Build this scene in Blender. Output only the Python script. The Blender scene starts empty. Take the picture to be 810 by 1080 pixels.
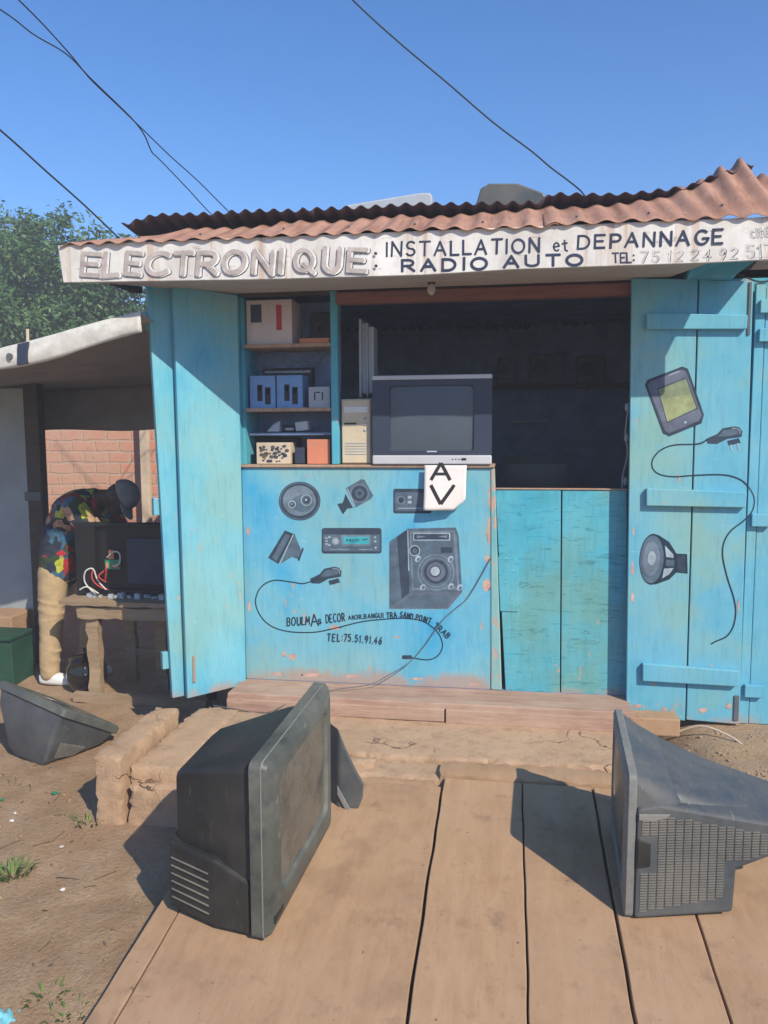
import bpy, bmesh, math, random
from mathutils import Vector, Matrix, noise
random.seed(7)
R = math.radians
SC = bpy.context.scene

# ------------------------------------------------------------------ camera
F = 830.0; YAW = R(9); PITCH = R(5.6); ROLL = .005
CAM = Vector((.634, -4.0, 1.60))
fw = Vector((-math.sin(YAW)*math.cos(PITCH), math.cos(YAW)*math.cos(PITCH), -math.sin(PITCH)))
r0 = Vector((math.cos(YAW), math.sin(YAW), 0)); u0 = r0.cross(fw)
rt = r0*math.cos(ROLL) - u0*math.sin(ROLL); up = u0*math.cos(ROLL) + r0*math.sin(ROLL)
cd = bpy.data.cameras.new('camera'); cam = bpy.data.objects.new('camera', cd)
SC.collection.objects.link(cam)
cd.sensor_fit = 'VERTICAL'; cd.sensor_height = 36; cd.lens = 36*F/1080
cd.clip_start = .05; cd.clip_end = 2000
m = Matrix((rt, up, -fw)).transposed().to_4x4(); m.translation = CAM
cam.matrix_world = m
SC.camera = cam
# ------------------------------------------------------------------ sky, sun, exposure
SUN = Vector((.85, -.92, 1.0)).normalized()          # towards the sun
W = bpy.data.worlds.new('World'); SC.world = W; W.use_nodes = True
nt = W.node_tree; bg = nt.nodes['Background']
sky = nt.nodes.new('ShaderNodeTexSky'); sky.sky_type = 'NISHITA'; sky.sun_disc = False
sky.sun_elevation = math.asin(SUN.z); sky.sun_rotation = math.atan2(SUN.x, SUN.y)
sky.air_density = 1.0; sky.dust_density = .35; sky.ozone_density = 4.5; sky.altitude = 0
hs = nt.nodes.new('ShaderNodeHueSaturation'); hs.inputs['Saturation'].default_value = 1.25; hs.inputs['Hue'].default_value = .506
nt.links.new(sky.outputs[0], hs.inputs['Color']); nt.links.new(hs.outputs[0], bg.inputs[0]); bg.inputs[1].default_value = .14
sl = bpy.data.lights.new('sun', 'SUN'); sl.energy = 4.2; sl.angle = R(.5); sl.color = (1, .90, .74)
so = bpy.data.objects.new('sun', sl); SC.collection.objects.link(so)
so.rotation_euler = SUN.to_track_quat('Z', 'Y').to_euler(); so.location = (6, -6, 8)
SC.view_settings.view_transform = 'Standard'; SC.view_settings.look = 'None'
SC.view_settings.exposure = 0.43; SC.view_settings.gamma = 1; SC.view_settings.use_curve_mapping = False

VEIL_HAZE = .010
# ------------------------------------------------------------------ helpers
def U(px, py, ax, val):
    """point of the photograph on a wall / floor plane of the place"""
    d = fw + rt*((px-405)/F) + up*((540-py)/F); i = 'xyz'.index(ax)
    return CAM + d*((val-CAM[i])/d[i])

def srgb(r, g, b):
    f = lambda c: c/12.92 if c <= .04045 else ((c+.055)/1.055)**2.4
    return (f(r/255), f(g/255), f(b/255))

class MB:
    def __init__(s): s.v = []; s.f = []; s.mi = []; s.cur = 0
    def add(s, vs, fs):
        o = len(s.v); s.v += [Vector(p) for p in vs]
        for f in fs: s.f.append([i+o for i in f]); s.mi.append(s.cur)
        return s
    def box(s, x0, x1, y0, y1, z0, z1):
        return s.hexa([(x0,y0,z0),(x1,y0,z0),(x1,y1,z0),(x0,y1,z0),(x0,y0,z1),(x1,y0,z1),(x1,y1,z1),(x0,y1,z1)])
    def hexa(s, p): return s.add(p, [(0,3,2,1),(4,5,6,7),(0,1,5,4),(1,2,6,5),(2,3,7,6),(3,0,4,7)])
    def obox(s, c, ax, ay, az):
        c, ax, ay, az = map(Vector, (c, ax, ay, az))
        return s.hexa([c+ax*i+ay*j+az*k for k in (-1,1) for (i,j) in ((-1,-1),(1,-1),(1,1),(-1,1))])
    def loft(s, rings, cap0=True, cap1=True):
        n = len(rings[0]); vs = [p for r in rings for p in r]; fs = []
        for k in range(len(rings)-1):
            for i in range(n):
                j = (i+1) % n; fs.append((k*n+i, k*n+j, (k+1)*n+j, (k+1)*n+i))
        if cap0: fs.append(tuple(range(n-1, -1, -1)))
        if cap1: fs.append(tuple((len(rings)-1)*n+i for i in range(n)))
        return s.add(vs, fs)
    def tube(s, path, r, n=8):
        path = [Vector(p) for p in path]; rings = []
        rs = r if isinstance(r, (list, tuple)) else [r]*len(path)
        pr = None
        for i, p in enumerate(path):
            t = (path[min(i+1, len(path)-1)]-path[max(i-1, 0)]).normalized()
            a = pr if pr else (Vector((0,0,1)) if abs(t.z) < .9 else Vector((1,0,0)))
            x = (a - t*a.dot(t)).normalized(); pr = x; y = t.cross(x)
            rings.append([p + (x*math.cos(2*math.pi*k/n)+y*math.sin(2*math.pi*k/n))*rs[i] for k in range(n)])
        return s.loft(rings)
    def ball(s, c, rad, n=12, m=8, rot=None):
        c = Vector(c); rad = rad if isinstance(rad, (tuple, list)) else (rad,)*3
        vs = []; fs = []
        for j in range(m+1):
            th = math.pi*j/m
            for i in range(n):
                ph = 2*math.pi*i/n
                p = Vector((rad[0]*math.sin(th)*math.cos(ph), rad[1]*math.sin(th)*math.sin(ph), rad[2]*math.cos(th)))
                if rot: p = rot @ p
                vs.append(c+p)
        for j in range(m):
            for i in range(n):
                k = (i+1) % n
                fs.append((j*n+i, (j+1)*n+i, (j+1)*n+k, j*n+k))
        return s.add(vs, fs)
    def grid(s, fn, nu, nv):
        vs = [fn(i/nu, j/nv) for j in range(nv+1) for i in range(nu+1)]
        return s.add(vs, [(j*(nu+1)+i, j*(nu+1)+i+1, (j+1)*(nu+1)+i+1, (j+1)*(nu+1)+i) for j in range(nv) for i in range(nu)])

ROOT = {}
def obj(name, mb, mats, parent=None, bevel=0, smooth=None, label=None):
    loc = Vector((0,0,0))
    me = bpy.data.meshes.new(name)
    p = parent
    while p is not None and p.parent is not None: p = p.parent
    if p is not None: loc = ROOT[p.name]
    me.from_pydata([v-loc for v in mb.v], [], mb.f)
    mats = mats if isinstance(mats, (list, tuple)) else [mats]
    for mm in mats: me.materials.append(mm)
    for pl, i in zip(me.polygons, mb.mi): pl.material_index = max(0, min(i, len(mats)-1))
    bm = bmesh.new(); bm.from_mesh(me)
    bmesh.ops.remove_doubles(bm, verts=bm.verts, dist=1e-6)
    if smooth != 'keep': bmesh.ops.recalc_face_normals(bm, faces=bm.faces)
    bm.to_mesh(me); bm.free()
    if smooth is not None:
        for pl in me.polygons: pl.use_smooth = True
        if smooth != 'keep': me.set_sharp_from_angle(angle=R(smooth))
    o = bpy.data.objects.new(name, me); SC.collection.objects.link(o)
    o.parent = parent
    if bevel:
        b = o.modifiers.new('bevel', 'BEVEL'); b.width = bevel; b.segments = 2; b.limit_method = 'ANGLE'; b.angle_limit = R(40)
    if label: o['label'] = label
    return o
def thing(name, label, cat, loc=(0,0,0), group=None):
    o = bpy.data.objects.new(name, None); SC.collection.objects.link(o); o.location = loc
    o.empty_display_size = .1
    ROOT[o.name] = Vector(loc); return tag(o, label, cat, group)
def tag(o, label, cat, group=None):
    o['label'] = label; o['category'] = cat
    if group: o['group'] = group
    return o
def struct(name, mb, mats, **k):
    o = obj(name, mb, mats, **k); o['kind'] = 'structure'; return o

def catmull(pts, k=6):
    pts = [Vector(p) for p in pts]; out = []
    for i in range(len(pts)-1):
        p0 = pts[max(i-1,0)]; p1 = pts[i]; p2 = pts[i+1]; p3 = pts[min(i+2, len(pts)-1)]
        for j in range(k):
            t = j/k
            out.append(.5*((2*p1)+(p2-p0)*t+(2*p0-5*p1+4*p2-p3)*t*t+(3*p1-p0-3*p2+p3)*t**3))
    out.append(pts[-1]); return out

# rough cement / dirt blocks: subdivided box pushed about by noise
def rough_box(mb, x0, x1, y0, y1, z0, z1, amp=.012, step=.022, seed=0, fr=7):
    bm = bmesh.new(); bmesh.ops.create_cube(bm, size=1)
    dims = (x1-x0, y1-y0, z1-z0)
    for e_ax in range(3):
        n = max(1, min(110, int(dims[e_ax]/step)))
        for k in range(1, n):
            co = Vector((0,0,0)); co[e_ax] = -.5+k/n; no = Vector((0,0,0)); no[e_ax] = 1
            bmesh.ops.bisect_plane(bm, geom=bm.verts[:]+bm.edges[:]+bm.faces[:], plane_co=co, plane_no=no)
    bm.verts.index_update(); vs = []
    c = Vector(((x0+x1)/2, (y0+y1)/2, (z0+z1)/2))
    for v in bm.verts:
        p = Vector((v.co.x*dims[0], v.co.y*dims[1], v.co.z*dims[2]))
        # round the edges a little
        near = sum(1 for a in range(3) if abs(abs(v.co[a])-.5) < 1e-4)
        if near >= 2:
            for a in range(3):
                if abs(abs(v.co[a])-.5) < 1e-4: p[a] -= math.copysign(min(.009, dims[a]*.2)*(.1+1.3*random.random()**2), p[a])
        q = p+c
        n1 = noise.noise_vector(q*2.2+Vector((seed,0,0)))*amp*.7 + noise.noise_vector(q*fr*2+Vector((seed,0,3)))*amp*.45 + noise.noise_vector(q*fr*6+Vector((seed,5,0)))*amp*.35; n1.z *= .6
        vs.append(q+n1)
    mb.add(vs, [[v.index for v in f.verts] for f in bm.faces]); bm.free(); return mb

# ------------------------------------------------------------------ materials
class NT:
    def __init__(s, name):
        s.m = bpy.data.materials.new(name); s.m.use_nodes = True; s.t = s.m.node_tree
        s.b = s.t.nodes['Principled BSDF']; s.tc = s.t.nodes.new('ShaderNodeTexCoord')
    def n(s, ty, **kw):
        x = s.t.nodes.new(ty)
        for k, v in kw.items(): setattr(x, k, v)
        return x
    def l(s, a, b): s.t.links.new(a, b)
    def noise(s, scale, detail=4, rough=.6, stretch=(1,1,1), off=0, dist=0):
        mp = s.n('ShaderNodeMapping'); mp.inputs['Scale'].default_value = stretch; mp.inputs['Location'].default_value = (off, off*.7, off*.3)
        s.l(s.tc.outputs['Object'], mp.inputs[0])
        x = s.n('ShaderNodeTexNoise'); x.inputs['Scale'].default_value = scale; x.inputs['Detail'].default_value = detail
        x.inputs['Roughness'].default_value = rough; x.inputs['Distortion'].default_value = dist
        s.l(mp.outputs[0], x.inputs['Vector']); return x.outputs[0]
    def ramp(s, fac, stops):
        x = s.n('ShaderNodeValToRGB'); e = x.color_ramp.elements
        while len(e) < len(stops): e.new(.5)
        for el, (p, c) in zip(e, stops):
            el.position = p; el.color = (*c, 1) if not isinstance(c, (int, float)) else (c, c, c, 1)
        s.l(fac, x.inputs[0]); return x.outputs[0]
    def mix(s, fac, a, b, mode='MIX'):
        x = s.n('ShaderNodeMix', data_type='RGBA', blend_type=mode)
        for sock, v in ((x.inputs[0], fac), (x.inputs[6], a), (x.inputs[7], b)):
            if hasattr(v, 'links') or isinstance(v, bpy.types.NodeSocket): s.l(v, sock)
            elif isinstance(v, (int, float)): sock.default_value = v
            else: sock.default_value = (*v, 1)
        return x.outputs[2]
    def bump(s, h, strength=.3, dist=.01):
        x = s.n('ShaderNodeBump'); x.inputs['Strength'].default_value = strength; x.inputs['Distance'].default_value = dist
        s.l(h, x.inputs['Height']); s.l(x.outputs[0], s.b.inputs['Normal'])
    def out(s, col, rough=.8, spec=.3):
        if isinstance(col, bpy.types.NodeSocket): s.l(col, s.b.inputs['Base Color'])
        else: s.b.inputs['Base Color'].default_value = (*col, 1)
        if isinstance(rough, bpy.types.NodeSocket): s.l(rough, s.b.inputs['Roughness'])
        else: s.b.inputs['Roughness'].default_value = rough
        s.b.inputs['Specular IOR Level'].default_value = spec
        return s.m

def mul(c, k): return tuple(x*k for x in c)
def m_plain(name, c, rough=.6, var=.25, scale=9, spec=.35, bump=.08, metal=0):
    k = NT(name); a = k.noise(scale, 5, .65)
    col = k.ramp(a, [(.3, mul(c, 1-var)), (.7, mul(c, 1+var))])
    k.bump(k.noise(scale*8, 3), bump, .003); k.b.inputs['Metallic'].default_value = metal
    return k.out(col, rough, spec)
def m_dusty(name, c, dust, amt=.5, rough=.55, scale=7, spec=.4, bump=.1):
    """plastic or metal with patches of dust and grime"""
    k = NT(name); a = k.noise(scale, 7, .7, off=3); b = k.noise(scale*.35, 4, .6, off=9); s2 = k.noise(scale*6, 4, .7)
    base = k.ramp(s2, [(.3, mul(c, .8)), (.7, mul(c, 1.2))])
    mixf = k.mix(.5, a, b)
    f = k.ramp(mixf, [(.5-amt*.30, 0.0), (.5+.17, min(1, amt*1.3))])
    col = k.mix(f, base, dust)
    scr = k.ramp(k.noise(22, 2, .5, stretch=(6, .6, .6), off=4), [(.68, 0.0), (.72, .5)])
    col = k.mix(scr, col, mul(dust, 1.15))
    k.bump(k.noise(scale*14, 3), bump, .002)
    return k.out(col, k.ramp(mixf, [(.35, rough-.12), (.65, min(1, rough+.3))]), spec)
def m_wood(name, c1, c2, dirt, along='x', rough=.85, bump=.35, sc=1.0):
    st = {'x': (1, 9, 9), 'y': (9, 1, 9), 'z': (9, 9, 1)}[along]
    k = NT(name); g = k.noise(4*sc, 8, .7, stretch=st, dist=.4); b = k.noise(2.2*sc, 4, .6, off=2); fine = k.noise(16*sc, 6, .75, stretch=st)
    col = k.ramp(g, [(.3, c1), (.7, c2)])
    col = k.mix(k.ramp(b, [(.45, 0.0), (.72, .75)]), col, dirt)
    col = k.mix(k.ramp(fine, [(.28, .55), (.42, 0.0)]), col, mul(c1, .45))
    k.bump(fine, bump, .006); return k.out(col, rough, .2)
CHIP = (.50, .33, .26)
def m_paint(name, tones, grain='z', crackle=0, chip=.66, off=0, dirt_z=None):
    """old oil paint on boards: blotchy tones, scuffs, chips down to pink wood"""
    st = {'x': (1, 8, 8), 'z': (8, 8, 1)}[grain]
    k = NT(name); lo = k.noise(1.7, 4, .6, off=off+1.7); mid = k.noise(5, 6, .65, off=off+4, stretch=(1, 1, .6))
    gr = k.noise(7, 7, .72, stretch=st, off=off); ch = k.noise(17, 8, .75, off=off+8, stretch=(1.3, 1.3, .7)); bigc = k.noise(2.1, 2, .5, off=off+12)
    col = k.ramp(lo, [(.32, tones[0]), (.48, tones[1]), (.62, tones[2])])
    col = k.mix(k.ramp(mid, [(.38, 0.0), (.72, .55)]), col, tones[3])
    col = k.mix(k.ramp(gr, [(.25, .35), (.5, 0.0)]), col, mul(tones[0], .5))
    sc = k.noise(30, 4, .7, stretch=(.5, .5, 2.2), off=off+3)
    col = k.mix(k.ramp(sc, [(.66, 0.0), (.72, .35)]), col, (.55, .62, .6))
    if crackle:
        cr = k.noise(34, 5, .75, stretch=(.22, 1, 1.5), off=off+5, dist=.8)
        col = k.mix(k.ramp(cr, [(.36, crackle), (.45, 0.0)]), col, mul(tones[0], .33))
        col = k.mix(k.ramp(cr, [(.62, 0.0), (.74, .4)]), col, (.42, .6, .6))
    mask = k.mix(.32, ch, bigc)
    f = k.ramp(mask, [(chip-.06, 0.0), (chip-.035, 1.0)])
    col = k.mix(f, col, CHIP)
    if dirt_z is not None:      # mud splash stain along the foot of the boards
        sp = k.n('ShaderNodeSeparateXYZ'); k.l(k.tc.outputs['Object'], sp.inputs[0])
        mr = k.n('ShaderNodeMapRange'); mr.inputs[1].default_value = dirt_z+.13; mr.inputs[2].default_value = dirt_z
        k.l(sp.outputs[2], mr.inputs[0])
        ad = k.n('ShaderNodeMath', operation='MULTIPLY'); k.l(mr.outputs[0], ad.inputs[0]); k.l(k.ramp(mid, [(.3, .3), (.6, 1.6)]), ad.inputs[1])
        f2 = k.ramp(ad.outputs[0], [(.45, 0.0), (.95, .8)])
        col = k.mix(f2, col, (.40, .27, .21))
    hb = k.mix(.5, gr, k.ramp(mask, [(chip-.06, 1.0), (chip-.03, .0)])); k.bump(hb, .3, .004)
    return k.out(col, k.ramp(mid, [(.3, .5), (.7, .75)]), .3)

BLUE, CYAN, GREENISH, PALE = (.025, .27, .50), (.06, .40, .56), (.10, .38, .42), (.16, .50, .62)
M_wall = m_paint('counter_paint', [(.045, .35, .60), (.13, .42, .55), (.23, .42, .42), (.22, .50, .62)], off=2.3, chip=.675, dirt_z=.285)
M_shutL = m_paint('shutter_paint_a', [(.06, .35, .53), (.12, .41, .52), (.19, .41, .42), (.23, .50, .59)], off=7.1, dirt_z=.22, chip=.668)
M_shutR = m_paint('shutter_paint_b', [(.07, .34, .50), (.12, .40, .53), (.21, .41, .38), (.19, .47, .60)], off=11.9, dirt_z=.17, chip=.672)
M_half = m_paint('half_door_paint', [(.025, .27, .36), (.07, .39, .52), (.13, .34, .33), (.15, .46, .52)], crackle=.5, off=17, dirt_z=.24, chip=.665)
M_jamb = m_paint('jamb_paint', [(.10, .36, .40), (.16, .42, .44), (.22, .42, .40), (.3, .5, .5)], off=31, chip=.56)
M_post = m_paint('post_paint', [BLUE, (.05, .33, .46), (.06, .32, .40), PALE], off=23, chip=.66)
M_chipwood = m_wood('bare_edge_wood', (.30, .19, .13), (.48, .32, .23), (.34, .27, .21), 'z')
M_floorwood = m_wood('red_floor_board', (.28, .165, .12), (.48, .32, .24), (.50, .38, .29), 'x')
def m_board(i):
    k = NT('plank_'+'abcdef'[i]); st = (7, 1, 7); g = k.noise(3.2, 7, .68, stretch=st, dist=.6, off=i*3.1); fine = k.noise(22, 5, .7, stretch=(5, .8, 5), off=i); b = k.noise(2.6, 6, .7, off=i*5.3); sp = k.noise(46, 2, .5, off=i*2.2); d2 = k.noise(9, 6, .7, off=i+20)
    t = (1+.05*((i*7) % 5-2)/2); c1, c2, du = mul((.33, .205, .118), t), mul((.42, .27, .16), t), (.44, .295, .185)
    c = k.ramp(g, [(.3, c1), (.7, c2)]); c = k.mix(k.ramp(fine, [(.3, .30), (.45, 0.0)]), c, mul(c1, .55)); c = k.mix(k.ramp(b, [(.42, 0.0), (.68, .7)]), c, du)
    c = k.mix(k.ramp(d2, [(.32, .65), (.43, 0.0)]), c, (.25, .16, .105)); c = k.mix(k.ramp(k.noise(1.6, 5, .7, off=i*4.4+40), [(.56, 0.0), (.66, .45)]), c, (.24, .155, .10)); c = k.mix(k.ramp(sp, [(.73, 0.0), (.76, .7)]), c, (.12, .085, .065))
    k.bump(k.mix(.4, fine, d2), .22, .006); return k.out(c, .92, .12)
M_ramp = [m_board(i) for i in range(6)]
M_bench = m_wood('bench_wood', (.22, .15, .09), (.40, .29, .18), (.32, .25, .18), 'x')
M_darkwood = m_wood('dark_wood', (.05, .04, .035), (.10, .08, .065), (.08, .07, .06), 'x')
M_soffit = m_wood('soffit_board', (.40, .36, .33), (.56, .51, .47), (.42, .36, .32), 'x', bump=.15)
M_beam = m_wood('red_beam', (.17, .07, .05), (.28, .13, .10), (.2, .13, .1), 'x')
M_interior = m_plain('interior_board', (.18, .25, .40), .9, .35, 4, .1)  # lens veil over the dark room put into the brighter blue colour
M_cream = m_plain('cream_wood', (.55, .45, .34), .85, .2, 5)

k = NT('sign_white'); a = k.noise(3, 6, .65); b = k.noise(10, 5, .7, stretch=(.8, 1, .35), off=4); rr = k.noise(5, 4, .6, stretch=(3, 1, .15), off=7)
c = k.ramp(a, [(.3, (.58, .57, .54)), (.7, (.78, .77, .74))]); c = k.mix(k.ramp(b, [(.42, 0.0), (.66, .65)]), c, (.47, .43, .38)); c = k.mix(k.ramp(k.noise(22, 6, .75, stretch=(.5, 1, 1.4), off=15), [(.60, 0.0), (.66, .7)]), c, (.33, .29, .26))
c = k.mix(k.ramp(rr, [(.57, 0.0), (.70, .65)]), c, (.42, .25, .14)); k.bump(b, .2, .003); M_sign = k.out(c, .7, .3)

def m_roof(name, c1, c2, rust):
    k = NT(name); a = k.noise(2.5, 6, .7); b = k.noise(9, 6, .75, stretch=(2.5, .6, 1), off=3); s = k.noise(26, 4, .7, off=6)
    c = k.ramp(a, [(.3, c1), (.7, c2)]); c = k.mix(k.ramp(b, [(.45, 0.0), (.75, .8)]), c, rust)
    st_ = k.noise(14, 5, .7, stretch=(1.6, .12, .12), off=12); c = k.mix(k.ramp(st_, [(.50, 0.0), (.66, .6)]), c, mul(rust, .62)); c = k.mix(k.ramp(st_, [(.30, .45), (.42, 0.0)]), c, mul(c2, 1.18)); c = k.mix(k.ramp(s, [(.62, 0.0), (.70, .6)]), c, mul(c1, .4)); k.bump(s, .1, .002)
    return k.out(c, .72, .35)
M_roofpink = m_roof('rusty_roof_sheet', (.33, .175, .12), (.45, .265, .19), (.27, .125, .075))
M_roofdark = m_roof('dark_roof_sheet', (.045, .030, .045), (.075, .05, .065), (.07, .035, .035))

k = NT('dirt'); a = k.noise(.9, 5, .6); b = k.noise(6, 8, .7, off=2); g = k.noise(60, 5, .75); pb = k.noise(34, 3, .6, off=9)
c = k.ramp(a, [(.3, (.29, .185, .105)), (.7, (.41, .275, .165))]); c = k.mix(k.ramp(b, [(.4, 0.0), (.7, .75)]), c, (.47, .34, .225))
c = k.mix(k.ramp(g, [(.3, .5), (.5, 0.0)]), c, (.17, .11, .075)); c = k.mix(k.ramp(pb, [(.7, 0.0), (.74, .55)]), c, (.48, .40, .33))
k.bump(k.mix(.5, g, b), .8, .03); M_dirt = k.out(c, .95, .1)
k = NT('cement'); a = k.noise(2, 6, .65); b = k.noise(14, 7, .75, off=2); g = k.noise(70, 4, .7)
c = k.ramp(a, [(.3, (.38, .25, .155)), (.7, (.50, .345, .225))]); c = k.mix(k.ramp(b, [(.35, .5), (.5, 0.0)]), c, (.25, .16, .11))
c = k.mix(k.ramp(g, [(.62, 0.0), (.72, .5)]), c, (.52, .44, .37)); vo = k.n('ShaderNodeTexVoronoi', feature='DISTANCE_TO_EDGE'); vo.inputs['Scale'].default_value = 2.6
nz = k.n('ShaderNodeTexNoise'); nz.inputs['Scale'].default_value = 5; nz.inputs['Detail'].default_value = 6; k.l(k.tc.outputs['Object'], nz.inputs['Vector'])
ad = k.n('ShaderNodeMix', data_type='RGBA', blend_type='ADD'); ad.inputs[0].default_value = .35; k.l(k.tc.outputs['Object'], ad.inputs[6]); k.l(nz.outputs[1], ad.inputs[7]); k.l(ad.outputs[2], vo.inputs['Vector'])
ck = k.ramp(vo.outputs['Distance'], [(.004, 1.0), (.013, 0.0)]); mk = k.ramp(k.noise(2.3, 2, .5, off=6), [(.55, 0.0), (.62, 1.0)])
cf = k.mix(1.0, ck, mk, 'MULTIPLY'); c = k.mix(cf, c, (.10, .06, .04))
k.bump(k.mix(cf, k.mix(.5, g, b), (0, 0, 0)), .6, .014); M_cement = k.out(c, .95, .1)

M_tvdark = m_dusty('tv_dark_plastic', (.012, .013, .013), (.10, .088, .072), .3, .5)
M_tvbezel = m_dusty('tv_bezel_plastic', (.026, .034, .032), (.17, .175, .15), .65, .45, 9)
M_tvgrey = m_dusty('tv_grey_plastic', (.042, .055, .066), (.17, .16, .145), .5, .5)
M_tvrim = m_dusty('tv_light_rim', (.17, .18, .18), (.26, .235, .20), .4, .5)
M_slot = m_dusty('dusty_slat', (.11, .11, .10), (.25, .22, .18), .6, .7)
M_black = m_plain('black_plastic', (.012, .012, .014), .45, .3, 8)
M_hole = m_plain('vent_black', (.004, .004, .005), .8, .2)
k = NT('dusty_screen'); a = k.noise(5, 6, .7); c = k.ramp(a, [(.35, (.045, .05, .045)), (.62, (.16, .145, .115))]); M_screendust = k.out(c, k.ramp(a, [(.38, .10), (.6, .5)]), .5)
k = NT('dark_screen'); a = k.noise(3, 4, .6); c = k.ramp(a, [(.3, (.055, .075, .10)), (.7, (.08, .105, .135))]); M_screen = k.out(c, .34, .35)
M_silver = m_plain('silver_plastic', (.50, .51, .55), .4, .08, 6)
M_bluegrey = m_plain('blue_grey_plastic', (.032, .044, .075), .45, .1, 6)
M_beige = m_plain('beige_case', (.58, .50, .36), .6, .1, 7)
M_white = m_plain('white_paint', (.7, .7, .68), .7, .1, 6)
M_paper = m_plain('paper', (.74, .70, .68), .85, .08, 6)
M_ink = m_plain('ink', (.02, .02, .025), .8, .2)
M_wire = m_plain('wire_black', (.02, .022, .026), .6, .2)
M_wireg = m_plain('wire_grey', (.10, .11, .12), .6, .2)
M_skin = m_plain('dark_skin', (.07, .038, .026), .5, .15, 12)
k = NT('printed_shirt'); v = k.n('ShaderNodeTexVoronoi'); v.inputs['Scale'].default_value = 15
mp = k.n('ShaderNodeMapping'); k.l(k.tc.outputs['Object'], mp.inputs[0]); 
nv = k.n('ShaderNodeTexNoise'); nv.inputs['Scale'].default_value = 7; k.l(mp.outputs[0], nv.inputs['Vector'])
ad = k.n('ShaderNodeMix', data_type='RGBA', blend_type='ADD'); ad.inputs[0].default_value = .22; k.l(mp.outputs[0], ad.inputs[6]); k.l(nv.outputs[1], ad.inputs[7])
k.l(ad.outputs[2], v.inputs['Vector'])
sp = k.n('ShaderNodeSeparateColor'); k.l(v.outputs['Color'], sp.inputs[0])
x = k.n('ShaderNodeValToRGB'); x.color_ramp.interpolation = 'CONSTANT'; e = x.color_ramp.elements
cols = [(0, (.38, .025, .035)), (.17, (.02, .03, .05)), (.40, (.40, .43, .05)), (.53, (.44, .26, .17)), (.66, (.04, .13, .22)), (.8, (.03, .06, .03)), (.92, (.32, .03, .04))]
while len(e) < len(cols): e.new(.5)
for el, (p, cc) in zip(e, cols): el.position = p; el.color = (*cc, 1)
k.l(sp.outputs[0], x.inputs[0]); 
c = k.mix(k.ramp(k.noise(40, 4, .7), [(.52, 0.0), (.6, .55)]), x.outputs[0], (.05, .04, .05)); M_shirt = k.out(c, .85, .2)
M_khaki = m_plain('khaki_cloth', (.42, .31, .18), .9, .15, 14, .15, .3)
M_cap = m_plain('grey_cap_cloth', (.20, .205, .21), .85, .2, 14, .2, .3)
M_tarp = m_dusty('white_tarp', (.62, .62, .58), (.42, .38, .32), .45, .7, 3, .25)
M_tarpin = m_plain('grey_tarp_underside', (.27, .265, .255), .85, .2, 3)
M_kwall = m_plain('grey_kiosk_wall', (.30, .33, .34), .8, .15, 3)
M_green = m_plain('green_box_paint', (.015, .06, .035), .6, .3, 6)
M_orange = m_plain('orange_box_card', (.60, .22, .13), .75, .08, 6)
M_whitebox = m_plain('white_carton', (.60, .52, .52), .8, .1, 5)
M_bluebox = m_plain('blue_carton', (.17, .33, .60), .6, .12, 8)
M_greybox = m_plain('grey_carton', (.38, .42, .47), .7, .1, 6)
M_red = m_plain('red_print', (.45, .05, .07), .7, .1)
M_bark = m_wood('bark', (.09, .065, .05), (.17, .13, .10), (.12, .1, .08), 'z', bump=.6)
k = NT('foliage'); a = k.noise(.9, 4, .6); b = k.noise(9, 3, .6, off=3); c = k.ramp(a, [(.3, (.03, .08, .03)), (.55, (.06, .135, .042)), (.75, (.10, .19, .055))])
c = k.mix(k.ramp(b, [(.45, 0.0), (.75, .5)]), c, (.085, .15, .045)); k.b.inputs['Transmission Weight'].default_value = 0; M_leaf = k.out(c, .5, .35)
k = NT('grass'); c = k.ramp(k.noise(20, 3), [(.3, (.06, .12, .03)), (.7, (.17, .22, .07))]); M_grass = k.out(c, .7, .2)
M_bag = m_plain('blue_plastic_bag', (.18, .52, .62), .35, .25, 14)
M_pcb = m_plain('green_board', (.03, .25, .13), .5, .3, 30)
M_wred = m_plain('red_wire', (.45, .05, .05), .5, .1); M_wwhite = m_plain('white_wire', (.6, .58, .55), .5, .1)
k = NT('brick_wall'); sp = k.n('ShaderNodeSeparateXYZ'); k.l(k.tc.outputs['Object'], sp.inputs[0]); cb = k.n('ShaderNodeCombineXYZ')
k.l(sp.outputs[0], cb.inputs[0]); k.l(sp.outputs[2], cb.inputs[1])
nz = k.n('ShaderNodeTexNoise'); nz.inputs['Scale'].default_value = 6; k.l(cb.outputs[0], nz.inputs['Vector'])
ad = k.n('ShaderNodeMix', data_type='RGBA', blend_type='ADD'); ad.inputs[0].default_value = .035; k.l(cb.outputs[0], ad.inputs[6]); k.l(nz.outputs[1], ad.inputs[7])
bt = k.n('ShaderNodeTexBrick'); k.l(ad.outputs[2], bt.inputs['Vector']); bt.inputs['Scale'].default_value = 1; bt.inputs['Brick Width'].default_value = .24; bt.inputs['Row Height'].default_value = .105
bt.inputs['Mortar Size'].default_value = .011; bt.inputs['Mortar Smooth'].default_value = .3
bt.inputs['Color1'].default_value = (.60, .27, .18, 1); bt.inputs['Color2'].default_value = (.54, .30, .21, 1); bt.inputs['Mortar'].default_value = (.46, .35, .28, 1)
sm = k.noise(1.1, 5, .65, off=5); fine = k.noise(24, 5, .7)
c = k.mix(k.ramp(sm, [(.45, 0.0), (.62, .75)]), bt.outputs['Color'], (.56, .37, .27)); c = k.mix(k.ramp(fine, [(.3, .45), (.45, 0.0)]), c, (.24, .12, .09))
iv = k.n('ShaderNodeMath', operation='SUBTRACT'); iv.inputs[0].default_value = 1; k.l(bt.outputs['Fac'], iv.inputs[1]); k.bump(k.mix(.25, iv.outputs[0], fine), .6, .015); M_brick = k.out(c, .92, .1)
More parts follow.
